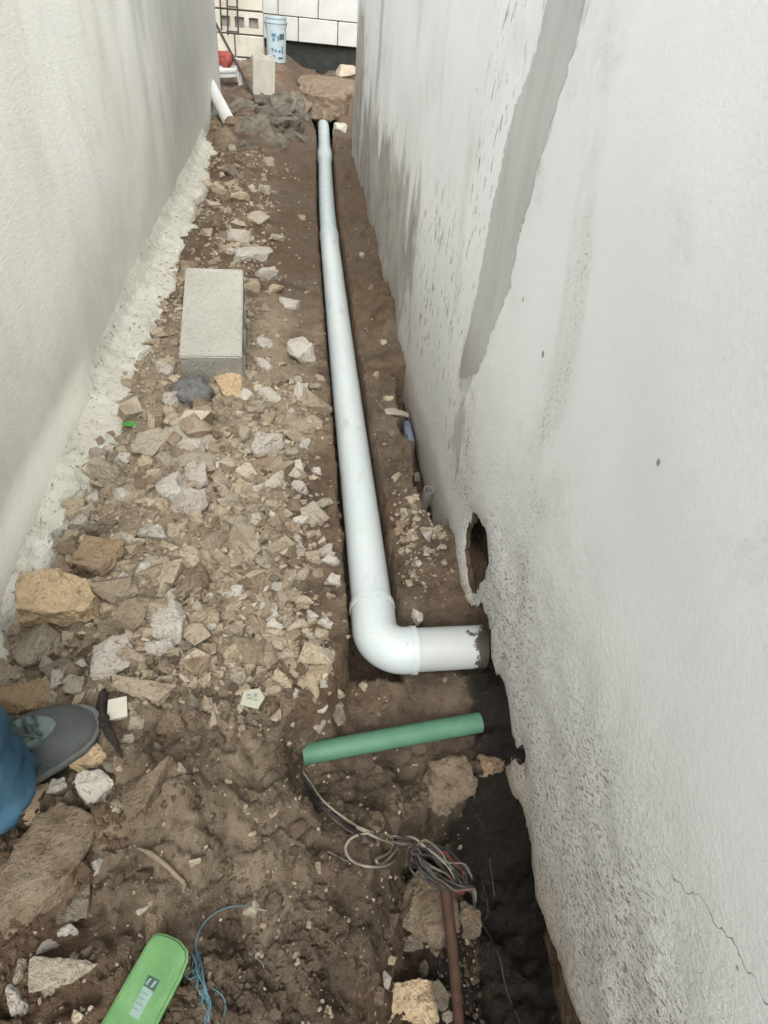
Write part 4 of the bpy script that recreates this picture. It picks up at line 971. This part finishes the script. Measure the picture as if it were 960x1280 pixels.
crumbs.data.materials[0] = MAT['soil']; crumbs['category'] = 'soil'
scatter('soil_grit', 2600, (-0.5, 0.36, 0.14, 5.0), 0.0021, keep_rest, 'fine grit and crumbs strewn over the bare soil', 32, PEB)

# ------------------------------------------------------------------ drain pipe
dp = empty('drain_pipe', (0.163, 0.85, PIPE_Z)); tag(dp, 'long pale grey plastic drain pipe with elbow lying in the trench', 'pipe')
def pp(y, dz=0.0): return np.array([float(xpipe(y)), y, PIPE_Z + dz])
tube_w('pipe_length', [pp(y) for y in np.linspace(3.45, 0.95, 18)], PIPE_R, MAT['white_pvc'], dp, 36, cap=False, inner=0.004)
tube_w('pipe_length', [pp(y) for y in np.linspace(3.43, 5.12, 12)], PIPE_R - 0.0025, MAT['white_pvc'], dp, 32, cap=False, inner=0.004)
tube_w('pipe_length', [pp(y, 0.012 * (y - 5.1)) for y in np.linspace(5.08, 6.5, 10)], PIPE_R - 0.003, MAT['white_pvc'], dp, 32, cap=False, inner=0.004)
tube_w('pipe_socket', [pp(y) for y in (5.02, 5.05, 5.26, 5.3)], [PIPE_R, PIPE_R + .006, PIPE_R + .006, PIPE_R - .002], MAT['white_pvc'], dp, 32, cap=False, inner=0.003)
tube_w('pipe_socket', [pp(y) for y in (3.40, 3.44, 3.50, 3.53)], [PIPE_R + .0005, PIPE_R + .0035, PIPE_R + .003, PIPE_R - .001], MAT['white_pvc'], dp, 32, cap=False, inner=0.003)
ec = np.array([0.163, 0.838, PIPE_Z]); rbend = 0.062
bx, by = ec[0] + rbend, ec[1] + rbend
arc = [np.array([bx - rbend * math.cos(t), by - rbend * math.sin(t), PIPE_Z]) for t in np.linspace(0, math.pi / 2, 14)]
ang = R_(4); 
elbow_path = [np.array([0.163, 0.965, PIPE_Z]), np.array([0.163, 0.945, PIPE_Z])] + arc + [np.array([0.247, ec[1] + 0.0005, PIPE_Z])]
tube_w('elbow', elbow_path, [PIPE_R + .0035] * len(elbow_path), MAT['white_pvc'], dp, 40, cap=False, inner=0.004)
tube_w('elbow_rim', [np.array([0.163, 0.968, PIPE_Z]), np.array([0.163, 0.955, PIPE_Z])], PIPE_R + .0056, MAT['white_pvc'], dp, 40, cap=False, inner=0.004)
tube_w('elbow_rim', [np.array([0.236, ec[1], PIPE_Z]), np.array([0.2485, ec[1], PIPE_Z])], PIPE_R + .0056, MAT['white_pvc'], dp, 40, cap=False, inner=0.004)
tube_w('pipe_stub', [np.array([x, ec[1] + (x - 0.235) * 0.02, PIPE_Z]) for x in np.linspace(0.235, 0.402, 8)], PIPE_R, MAT['white_pvc_muddy'], dp, 40, cap=False, inner=0.004)

# ------------------------------------------------------------------ green conduit, wires, rusty tube
ga, gb = onz(378, 943, -0.165), onz(598, 903, -0.165); gb = gb + (gb - ga) * 0.01
gc = tube('conduit', [ga + (gb - ga) * t for t in np.linspace(0, 1, 6)], 0.0215, MAT['green_pvc'], None, 28, cap=False, inner=0.003)
tag(gc, 'green plastic conduit tube lying across the excavation', 'conduit')
def gpt(px, py, lift): 
    p = on_ground(px, py, lift); return p
wr = empty('electric_wires', ga); tag(wr, 'knotted bundle of black, white and red electric wires from the green conduit', 'wires')
def wire(pts, r, mat, jit=0.0, seed=0):
    rg = np.random.default_rng(seed); P = []
    for q in pts:
        p = onz(q[0], q[1], q[2]); P.append(p + rg.normal(size=3) * jit)
    o = tube('wire', catmull(P, 7), r, MAT[mat], None, 7); return child_world(o, wr)
zt_ = lambda px, py, l=0.006: float(on_ground(px, py, l)[2]) + 0.002
def gw(pts, l=0.006): return [(a, b, zt_(a, b, l)) for a, b in pts]
start = [(378, 943, -0.165), (376, 958, -0.178)]
run = [(382, 980), (400, 1005), (428, 1026), (455, 1042), (490, 1048)]
for i, (m_, dx_, dy_) in enumerate((('wire_black', 0, 0), ('wire_black', 3, 2), ('wire_white', 5, -3), ('wire_grey', -2, 4), ('wire_black', 1, 5))):
    endp = [(520 + 4 * i, 1052 + 3 * i, -0.205), (548 + 5 * i, 1078 + 2 * i, -0.205), (570 + 3 * i, 1104 + i, -0.22)]
    wire(start + gw([(a + dx_, b + dy_) for a, b in run], 0.008) + endp, 0.0021 if m_ != 'wire_grey' else 0.0017, m_, 0.0018, i)
wire(gw([(446, 1036), (470, 1046), (492, 1056), (498, 1068), (486, 1080), (462, 1084), (440, 1076), (433, 1060), (442, 1046), (462, 1040)], 0.012), 0.0023, 'wire_white', 0.001, 11)
wire(gw([(482, 1042), (490, 1050), (487, 1064), (470, 1074)], 0.02) + [(478, 1080, zt_(478, 1080, .016)), (492, 1066, zt_(492, 1066, .02)), (500, 1050, zt_(500, 1050, .02)), (515, 1046, -0.195), (532, 1058, -0.19)], 0.0023, 'wire_white', 0.001, 12)
wire(gw([(410, 1064), (425, 1072), (436, 1077)], 0.004), 0.0018, 'wire_grey', 0.0, 13)
cxp, cyp = 549, 1085
for i, m_ in enumerate(['wire_black'] * 7 + ['wire_grey', 'wire_red', 'wire_green', 'wire_brown', 'wire_grey', 'wire_black', 'wire_red']):
    rg_ = np.random.default_rng(60 + i); pts = []
    u = rg_.uniform(-13, 13); zz = -0.215 + rg_.uniform(-0.015, 0.022); rot = R_(38 + rg_.uniform(-7, 7))
    A_, B_ = 40 + rg_.uniform(-8, 6), 11 + rg_.uniform(-5, 7)
    t0 = rg_.uniform(0, 6.28); span = rg_.uniform(4.5, 7.5) if i not in (8, 13) else 2.4
    for t in np.linspace(t0, t0 + span, 13):
        a, b = A_ * math.cos(t), B_ * math.sin(t) + u * 0.5
        pts.append((cxp + a * math.cos(rot) - b * math.sin(rot), cyp + a * math.sin(rot) + b * math.cos(rot), zz + 0.012 * math.sin(t * 1.5 + i)))
    wire(pts, 0.0023, m_, 0.0034, 90 + i)
for i in range(4):
    wire([(575 + 3*i, 1100 + 2*i, -0.21), (588 + 2*i, 1112, -0.205), (592 + i, 1124, -0.215), (594 - i, 1136 - 3*i, -0.235)], 0.002, ('wire_black', 'wire_grey')[i % 2], 0.001, 130 + i)
wire([(515, 1062, -0.19), (532, 1050, -0.185), (552, 1066, -0.18), (560, 1078, -0.185), (580, 1080, -0.19), (590, 1096, -0.2)], 0.0019, 'wire_grey', 0.0, 141)
rt0, rt1 = onz(556, 1104, -0.225), onz(574, 1285, -0.44)
rt = tube('rusty_tube', catmull([rt0, (rt0 + rt1) / 2 + np.array([0.002, 0, 0]), rt1], 6), 0.0105, MAT['rust_pipe'], None, 16, cap=False, inner=0.002)
tag(rt, 'reddish brown rusty tube rising from the pit to the wire bundle', 'tube')

# ------------------------------------------------------------------ small pipe ends in the slot by the right wall
a = onz(536, 612, -0.045); b = np.array([a[0] - 0.006, a[1] + 0.03, -0.17])
o = tube('pipe_end', [b, (a + b) / 2, a], 0.0145, MAT['grey_pvc'], None, 18, cap=False, inner=0.0022); tag(o, 'small grey open pipe end sticking up beside the right wall', 'pipe')
a = onz(513, 552, -0.10); b = onz(512, 572, -0.13)
o = tube('pipe_end', [a + np.array([0, 0.10, 0.0]), a, b + np.array([0, -0.02, -0.02])], 0.014, MAT['blue_pvc'], None, 16, cap=False, inner=0.002); tag(o, 'short bluish pipe half buried in the slot by the right wall', 'pipe')

# ------------------------------------------------------------------ the concrete block on the rubble
c0, c1 = on_ground(226, 452), on_ground(300, 462)
blk = hollow_block('concrete_block', None, MAT['concrete_block'], L=0.39, H=0.15, W=0.185, n=3, t=0.03, bev=0.004)
# long axis along the passage, solid side up, open cells towards the trench, far end propped
ex = Vector((0.0, math.cos(R_(19)), math.sin(R_(19)))); ex.rotate(Matrix.Rotation(R_(1.5), 3, 'Z'))
ey = Vector((-1, 0, 0)); ey.rotate(Matrix.Rotation(R_(1.5), 3, 'Z')); ey = ey - ey.dot(ex) * ex; ey.normalize()
ez = ex.cross(ey)
Mb = Matrix((ex, ey, ez)).transposed().to_4x4()
nearmid = Vector(onz(263, 446, 0.105))           # middle of the near top edge
Mb.translation = nearmid + ex * 0.195 - ez * 0.075
blk.matrix_world = Mb
tag(blk, 'pale hollow concrete block lying tilted on the rubble', 'block')

# ------------------------------------------------------------------ far heap: slab over the trench, flat rocks, white pipe offcut, red bag
def big_rock(name, c, s, mat, label, rot=(0, 0, 0), seed=1, planes=8, rough=.06, cat='stone', group=None):
    P = rock_shape(np.random.default_rng(seed), ICO4, planes, rough=rough) * np.array(s)
    o = obj(name, P, ICO4[1], MAT[mat], None, True, 35, loc=c, rot=rot); tag(o, label, cat, group); return o
zt1, zb1 = ony(414, 121, 6.1)[2], ony(414, 152, 6.1)[2]
bm = box_bm(0.30, 0.55, zt1 - zb1, 0.02, 2); bmesh.ops.triangulate(bm, faces=bm.faces)
for _ in range(4):
    ed = [e for e in bm.edges if e.calc_length() > 0.035]
    if ed: bmesh.ops.subdivide_edges(bm, edges=ed, cuts=1); bmesh.ops.triangulate(bm, faces=bm.faces)
bm.normal_update(); cv = np.array([v.co[:] for v in bm.verts]); dn = 0.022 * fbm(cv[:, 0] * 9, cv[:, 1] * 9, cv[:, 2] * 9, 4, .6)
for v, q in zip(bm.verts, dn): v.co += v.normal * float(q)
slab = bm_obj('stone_slab', bm, MAT['stone_brown'], None, True, 40, loc=(0.255, 6.38, (zt1 + zb1) / 2), rot=(0, R_(2), R_(-3))); tag(slab, 'rough brown slab bridging the far end of the trench', 'slab')
p1 = ony(412, 105, 7.0); big_rock('flat_rock', (p1[0], 7.05, p1[2] - 0.04), (0.30, 0.40, 0.07), 'stone_brown', 'broad flat rock in front of the black wall base', seed=9, planes=7, cat='rock')
p1 = ony(428, 88, 7.6); big_rock('flat_rock', (p1[0] + 0.02, 7.6, p1[2]), (0.12, 0.12, 0.05), 'stone_grey', 'small grey rock at the foot of the black wall base', seed=14, cat='rock')
p1 = ony(372, 130, 6.2); big_rock('flat_rock', (p1[0], 6.2, p1[2] - 0.03), (0.10, 0.18, 0.10), 'stone_brown', 'brown rock left of the slab over the trench', rot=(0, R_(20), R_(15)), seed=17, cat='rock')
p1 = ony(430, 165, 5.6); big_rock('flat_rock', (0.33, 5.65, p1[2] - 0.02), (0.06, 0.10, 0.07), 'stone_pale', 'pale rock right of the drain pipe far end', seed=19, cat='rock')
rg = np.random.default_rng(77)
HEAP = [(300,140,.13,'grey crumbly clod under the white pipe offcut'),(335,150,.15,'rounded grey clod in the middle of the far heap'),(265,165,.13,'dark clod against the left wall at the far heap'),(280,180,.10,'dark lump at the near foot of the far heap'),
        (352,163,.14,'sloping clod on the trench side of the far heap'),(318,168,.12,'broad dusty clod low on the far heap'),(362,138,.13,'pale clod beside the brown far rock'),(295,160,.12,'dark hollowed clod left in the far heap'),(375,178,.10,'brown clod beside the pipe end'),
        (345,132,.14,'long grey clod at the crest of the far heap'),(320,132,.11,'small crest clod below the standing cream block'),(380,150,.11,'clod squeezed between far heap and trench mouth'),(258,185,.09,'dark crumb lump at the end of the left skirt'),(340,182,.09,'low flat clod in front of the far heap'),(305,182,.08,'pebbly clod in front of the dark hollowed one')]
for i, (px, py, s, lab) in enumerate(HEAP):
    p, k = view_at(px, py)
    big_rock('clod', (p[0], p[1] + s, p[2] - 0.03), (s * 1.1, s * 1.5, s * .6), 'stone_heap' if i not in (2, 3, 7, 12) else 'stone_brown', lab, rot=(R_(rg.uniform(-25, 25)), R_(rg.uniform(-25, 25)), rg.uniform(-.7, .7)), seed=200 + i, rough=.16, cat='clod', group='clods of the far heap')
a, b = ony(262, 106, 5.75), ony(288, 148, 5.30); b = b + (b - a) * 0.15 - np.array([0, 0, 0.05])
o = tube('pipe_offcut', [a, (a + b) / 2, b], 0.046, MAT['white_plastic'], None, 28, cap=False, inner=0.004); tag(o, 'short white pipe offcut leaning at the far left wall', 'pipe')
p1 = ony(283, 84, 6.65)
P = rock_shape(np.random.default_rng(5), ICO3, 8, rough=.2, round_=.4) * np.array([0.075, 0.06, 0.065])
o = obj('crumpled_bag', P, ICO3[1], MAT['red_plastic'], None, True, 25, loc=(p1[0], p1[1], max(p1[2], ps[2] + H_ + 0.06))); tag(o, 'crumpled red plastic bag on the white stool', 'bag')

# ------------------------------------------------------------------ litter in the rubble
p, k = view_at(240, 498)
P = rock_shape(np.random.default_rng(8), ICO4, 14, rough=.10, round_=.55); th = np.arctan2(P[:, 1], P[:, 0])
P = P * (1 + 0.06 * np.sin(th * 9 + 3 * P[:, 2]))[:, None] * np.array([27 * k, 30 * k, 17 * k])
o = obj('crumpled_lump', P, ICO4[1], MAT['grey_wrap'], None, True, 40, loc=(p[0], p[1], p[2] + 8 * k)); tag(o, 'dark grey crumpled round lump in front of the concrete block', 'lump')
def chip(name, px, py, w, h, t, mat, label, cat, rz=0, tilt=(0, 0), lift=0.004, pts=None):
    p, k = view_at(px, py); pts = pts or [(-.5, -.5), (.5, -.42), (.46, .5), (-.45, .45)]
    bm = bmesh.new(); vs_ = [bm.verts.new((a * w * k, b * h * k, 0)) for a, b in pts]; f = bm.faces.new(vs_)
    r = bmesh.ops.extrude_face_region(bm, geom=[f]); bmesh.ops.translate(bm, vec=(0, 0, t), verts=[v for v in r['geom'] if isinstance(v, bmesh.types.BMVert)])
    bmesh.ops.recalc_face_normals(bm, faces=bm.faces)
    o = bm_obj(name, bm, MAT[mat], None, loc=(p[0], p[1], p[2] + lift), rot=(R_(tilt[0]), R_(tilt[1]), R_(rz))); tag(o, label, cat); return o, k
chip('tile_chip', 149, 891, 24, 28, 0.010, 'tile_white', 'square white tile chip beside the dark bark strip', 'tile', 8, (12, 0), 0.008)
pc, k = chip('paper_scrap', 317, 880, 28, 26, 0.001, 'paper', 'torn pale paper scrap with green print near the bank edge', 'paper', -8, (10, 6), 0.020, [(-.5, -.4), (.3, -.5), (.5, .1), (.2, .5), (-.45, .35)])
for a, b, w_i, h_i in ((-6, 3, 5, 1.6), (-4, -1, 7, 1.2), (2, 4, 4, 2.5), (3, -2, 5, 1.2)):
    obj('print_mark', [((a - w_i / 2) * k, (b - h_i) * k, 0.0016), ((a + w_i / 2) * k, (b - h_i * .8) * k, 0.0016), ((a + w_i / 2) * k, (b + h_i) * k, 0.0016), ((a - w_i / 2) * k, (b + h_i * .7) * k, 0.0016)], [(0, 1, 2, 3)], MAT['ink'], pc)
# leaf
p, k = view_at(163, 535); L_ = 20 * k; V = []; Fc = []
for i in range(7):
    t = i / 6; w = 0.28 * L_ * math.sin(math.pi * min(1, t * .96 + .02)) + .0004
    V += [(-L_/2 + L_ * t, -w, 0.004 + .004 * math.sin(t * 3)), (-L_/2 + L_ * t, 0, 0.001 + .004 * math.sin(t * 3)), (-L_/2 + L_ * t, w, 0.005 + .004 * math.sin(t * 3))]
for i in range(6): Fc += [(3*i, 3*i+3, 3*i+4, 3*i+1), (3*i+1, 3*i+4, 3*i+5, 3*i+2)]
o = obj('green_leaf', V, Fc, MAT['leaf'], None, True, loc=(p[0], p[1], p[2] + .006), rot=(0, 0, R_(-8))); tag(o, 'single green leaf on the left edge of the rubble', 'leaf')
# bark strip, root
P = catmull([on_ground(a, b, .014) for a, b in ((130, 862), (127, 885), (131, 905), (142, 925), (153, 948))], 6)
rad = np.interp(np.linspace(0, 1, len(P)), [0, .15, .35, .7, 1], [.004, .0095, .009, .007, .002]) * (1 + .15 * RNG.normal(size=len(P)))
o = tube('bark_strip', P, rad, MAT['bark'], None, 10, sharp=30); tag(o, 'dark curved strip of bark beside the shoe toe', 'stick')
P = catmull([on_ground(a, b, .011) for a, b in ((172, 1060), (190, 1068), (208, 1082), (221, 1095), (230, 1104), (229, 1116))], 6)
rad = np.interp(np.linspace(0, 1, len(P)), [0, .2, .9, 1], [.002, .0042, .0038, .0015]) * (1 + .1 * RNG.normal(size=len(P)))
o = tube('dead_root', P, rad, MAT['root'], None, 9); tag(o, 'pale dead root lying on the bare soil', 'root')
for i, (pts, lab) in enumerate([([(178,1078),(172,1092),(163,1100)], 'thin short root left of the pale dead root'), ([(590,1010),(606,1040),(612,1075),(618,1120)], 'thin root hanging down the dark pit side'),
      ([(600,1150),(622,1190),(634,1240),(650,1278)], 'long thin root low on the dark pit side'), ([(602,1100),(610,1135),(606,1150)], 'hooked fine root beside the wire bundle')]):
    P = catmull([on_ground(a, b, .006) for a, b in pts], 6); o = tube('thin_root', P, .0011, MAT['thin_root'], None, 6); tag(o, lab, 'root', 'thin roots')

# ------------------------------------------------------------------ green bar and twine
q0, q1 = onz(212, 1186, 0.012), onz(150, 1300, 0.012)
dirv = Vector(q1 - q0); dirv.z = 0; dirv.normalize(); wid = 60 * depth(q0) / F_PX; Lb = 0.42
zb = max(float(terrain(*q0[:2])), float(terrain(q0[0] + dirv.x * .1, q0[1] + dirv.y * .1))) + 0.004
bar = empty('green_bar', (q0[0], q0[1], zb), (0, 0, math.atan2(dirv.y, dirv.x))); tag(bar, 'bright green flat plastic bar with worn sticker lying on the soil', 'bar')
bm = bmesh.new(); ring = []
pr = [(-0.000, -.36), (0.006, -.47), (0.02, -.5), (Lb, -.5), (Lb, .5), (0.035, .5), (0.014, .46), (0.004, .36), (-0.002, .1), (-0.002, -.15)]
vb = [bm.verts.new((x - 0.012, y * wid, 0)) for x, y in pr]; f = bm.faces.new(vb); r = bmesh.ops.extrude_face_region(bm, geom=[f])
bmesh.ops.translate(bm, vec=(0, 0, 0.013), verts=[v for v in r['geom'] if isinstance(v, bmesh.types.BMVert)])
bmesh.ops.recalc_face_normals(bm, faces=bm.faces); bmesh.ops.bevel(bm, geom=[e for e in bm.edges if e.calc_face_angle(0) > 0.9], offset=0.004, segments=3, affect='EDGES')
bm_obj('bar_body', bm, MAT['green_bar'], bar, True, 50)
def sticker(name, x0, x1, y0, y1, mat, z=0.0136):
    return obj(name, [(x0, y0, z), (x1, y0 + .001, z), (x1 + .001, y1, z), (x0, y1, z)], [(0, 1, 2, 3)], MAT[mat], bar)
s_ = sticker('sticker', 0.042, 0.080, -.007, .009, 'sticker_pale'); s2 = sticker('sticker_mark', 0.036, 0.048, -.008, .010, 'sticker_dark', .0139)
for i in range(4): obj('print_mark', [(0.054 + i * .006, -.005, .0142), (0.0552 + i * .006, -.005, .0142), (0.0552 + i * .006, .006 - .003 * (i % 2), .0142), (0.054 + i * .006, .006 - .003 * (i % 2), .0142)], [(0, 1, 2, 3)], MAT['ink'], s_)
obj('print_mark', [(0.038, -.004, .0144), (0.046, -.006, .0144), (0.046, -.003, .0144), (0.038, -.001, .0144)], [(0, 1, 2, 3)], MAT['sticker_pale'], s2)
obj('print_mark', [(0.038, .004, .0144), (0.046, .002, .0144), (0.046, .005, .0144), (0.038, .007, .0144)], [(0, 1, 2, 3)], MAT['sticker_pale'], s2)
tw = empty('nylon_twine', on_ground(247, 1200)); tag(tw, 'tangled blue nylon twine beside the green bar', 'twine')
def twine(pts, mat='twine', r=0.0009, lift=0.010, seed=0):
    rg = np.random.default_rng(seed); P = [on_ground(a, b, lift) + rg.normal(size=3) * .001 for a, b in pts]
    return child_world(tube('strand', catmull(P, 7), r, MAT[mat], None, 6), tw)
twine([(247, 1196), (246, 1180), (252, 1160), (265, 1144), (285, 1134), (308, 1132), (318, 1134)], seed=1)
twine([(318, 1134), (335, 1140), (350, 1136), (356, 1128)], 'thread', .0006, seed=2)
for i in range(9):
    rg = np.random.default_rng(40 + i)
    twine([(246 + rg.uniform(-7, 6), 1192 + rg.uniform(-4, 6)), (248 + rg.uniform(-7, 7), 1212), (252 + rg.uniform(-6, 6), 1234), (258 + rg.uniform(-6, 6), 1256), (263 + rg.uniform(-9, 9), 1276), (268 + rg.uniform(-12, 12), 1292)], lift=.008 + .004 * rg.uniform(), seed=50 + i)
twine([(252, 1238), (265, 1236), (278, 1244), (282, 1258), (280, 1270)], lift=.010, seed=71)
twine([(250, 1215), (240, 1222), (232, 1220), (240, 1212)], lift=.012, seed=72)
twine([(298, 1200), (315, 1197), (328, 1204), (328, 1225), (322, 1252)], 'thread', .0005, seed=73)

# ------------------------------------------------------------------ person: lower leg in jeans, dark knit shoe
toe = onz(114, 888, 0.05); heading = R_(46); L_ = 0.295
zg = max(float(terrain(toe[0] - .05, toe[1] - .03, False)), 0.0) + 0.022
per = empty('person', (toe[0] - L_ * math.cos(heading), toe[1] - L_ * math.sin(heading), zg), (0, 0, heading)); tag(per, 'person in blue jeans and dark grey knit shoe standing on the rubble', 'person')
def halfw(t): return np.interp(t, [0, .05, .15, .3, .45, .6, .72, .82, .9, .96, 1.0], [.016, .029, .036, .038, .042, .051, .056, .055, .047, .032, .007])
def toph(t): return np.interp(t, [0, .08, .2, .32, .42, .52, .62, .72, .82, .92, 1.0], [.07, .088, .095, .098, .096, .088, .076, .062, .050, .040, .026])
def mid_off(t): return 0.010 * np.sin(np.pi * np.clip(t, 0, 1)) - 0.012 * ss(.75, 1, t)
ts = np.concatenate([np.linspace(0, .9, 34), np.linspace(.91, 1, 14)])
V = []; Fc = []; S = 21
for t in ts:
    w, hgt, mo = halfw(t), toph(t), mid_off(t)
    for a in np.linspace(0, math.pi, S):
        ca, sa = math.cos(a), math.sin(a)
        V.append((L_ * t, mo + w * math.copysign(abs(ca) ** .75, ca), 0.016 + (hgt - 0.016) * sa ** .8))
for i in range(len(ts) - 1):
    for j in range(S - 1): Fc.append((i*S+j, i*S+j+1, (i+1)*S+j+1, (i+1)*S+j))
shoe = obj('shoe', V, Fc, MAT['shoe_knit'], per, True)
V = []; Fc = []
ringp = []
for sgn in (1, -1):
    tt = ts if sgn > 0 else ts[::-1]
    for t in tt: ringp.append((L_ * t, mid_off(t) + sgn * (halfw(t) + 0.005), t))
n_ = len(ringp); lv = [(0, -.006), (0.004, -.002), (0.015, -.002), (0.018, -.005)]
for z, g_ in lv:
    for x, y, t in ringp:
        m0 = mid_off(t); w = abs(y - m0) + g_; V.append((x + (.004 if t > .97 else (-.004 if t < .03 else 0)), m0 + math.copysign(w, y - m0), z + .010 * ss(.8, 1, t)))
for i in range(len(lv) - 1):
    for j in range(n_): Fc.append((i*n_+j, i*n_+(j+1) % n_, (i+1)*n_+(j+1) % n_, (i+1)*n_+j))
Fc += [tuple(range(n_))[::-1], tuple((len(lv)-1)*n_ + j for j in range(n_))]
obj('sole', V, Fc, MAT['shoe_sole'], shoe, True, 45)
def shoe_surf(t, u, lift=0.001):                # t along, u across -1..1
    a = math.acos(max(-1, min(1, math.copysign(abs(u) ** (1 / .75), u)))); w, hgt, mo = halfw(t), toph(t), mid_off(t)
    return np.array([L_ * t, mo + w * u, 0.016 + (hgt - .016) * math.sin(a) ** .8 + lift])
V = []; Fc = []; n_ = 12; m_ = 9               # eyestay overlay with rounded front
for i in range(n_ + 1):
    t = .44 + .37 * i / n_; hw = .62 * math.sqrt(max(0.02, 1 - ((t - .58) / .235) ** 2)) if t > .58 else .62
    for j in range(m_): V.append(shoe_surf(t, -hw + 2 * hw * j / (m_ - 1), .0022))
for i in range(n_):
    for j in range(m_ - 1): Fc.append((i*m_+j, i*m_+j+1, (i+1)*m_+j+1, (i+1)*m_+j))
ov = obj('tongue', V, Fc, MAT['shoe_overlay'], shoe, True)
V = []; Fc = []                                  # dark opening between the eyestays
for i in range(9):
    t = .48 + .26 * i / 8; hw = .2 * math.sqrt(max(.02, 1 - ((t - .58) / .165) ** 2)) if t > .58 else .2
    for j in range(5): V.append(shoe_surf(t, -hw + 2 * hw * j / 4, .0040))
for i in range(8):
    for j in range(4): Fc.append((i*5+j, i*5+j+1, (i+1)*5+j+1, (i+1)*5+j))
obj('throat', V, Fc, MAT['shoe_knit'], shoe, True)
for i in range(5):
    t = .52 + .05 * i; s1 = 1 if i % 2 else -1
    pts = [shoe_surf(t, -.42, .004), shoe_surf(t + .012 * s1, -.18, .008), shoe_surf(t + .02, .1, .009), shoe_surf(t + .03, .42, .004)]
    tube('lace', catmull(pts, 5), .0026, MAT['shoe_lace'], shoe, 7)
for s_i, pts in enumerate([[(0.56, 0, .010), (0.62, -.30, .016), (0.70, -.55, .012), (0.64, -.70, .008), (0.57, -.4, .013), (0.55, -.02, .011)], [(0.56, 0, .010), (0.59, .3, .017), (0.68, .55, .013), (0.64, .75, .008), (0.56, .42, .014), (0.55, .02, .011)],
          [(0.55, 0, .010), (0.54, -.5, .010), (0.62, -.9, .006), (0.68, -1.0, .004)], [(0.55, 0, .010), (0.48, .45, .011), (0.46, .85, .008)]]):
    tube('lace', catmull([shoe_surf(t, max(-1, min(1, u)), l) for t, u, l in pts], 6), .0022, MAT['shoe_lace'], shoe, 7)
# jeans leg: knee forward over the foot, thigh running back to the hip
cA, cB, cC = np.array([.112, -.040, .062]), np.array([.03, .02, .42]), np.array([-.05, -.30, .80])
path = catmull([cA, cA + [-.008, .002, .10], np.array([.095, -.028, .28]), cB, np.array([.0, -.13, .62]), cC], 8)
radj = np.interp(np.linspace(0, 1, len(path)), [0, .08, .2, .45, .6, 1], [.073, .070, .072, .078, .085, .10])
S = 32; V, Fc = tube_data(path, radj, S, False, inner=.003); V = np.array(V)
n_out = len(path) * S
for i in range(len(path)):
    for k in range(S):
        q = i * S + k; a = 2 * math.pi * k / S
        d_ = .010 * float(pnoise(i * .55, 3 * math.cos(a), 3 * math.sin(a))) + .004 * math.sin(i * 1.25 + 2 * math.sin(a)) * math.exp(-i / 9)
        dirp = V[q] - path[i]; dirp /= np.linalg.norm(dirp) + 1e-9
        V[q] += dirp * d_; V[q + n_out] += dirp * d_
V[:, 2] += .020 * ss(.115, -.0, V[:, 2]) * ss(.10, .16, V[:, 0])      # hem rides over the instep
obj('jeans_leg', V, Fc, MAT['denim'], per, True)
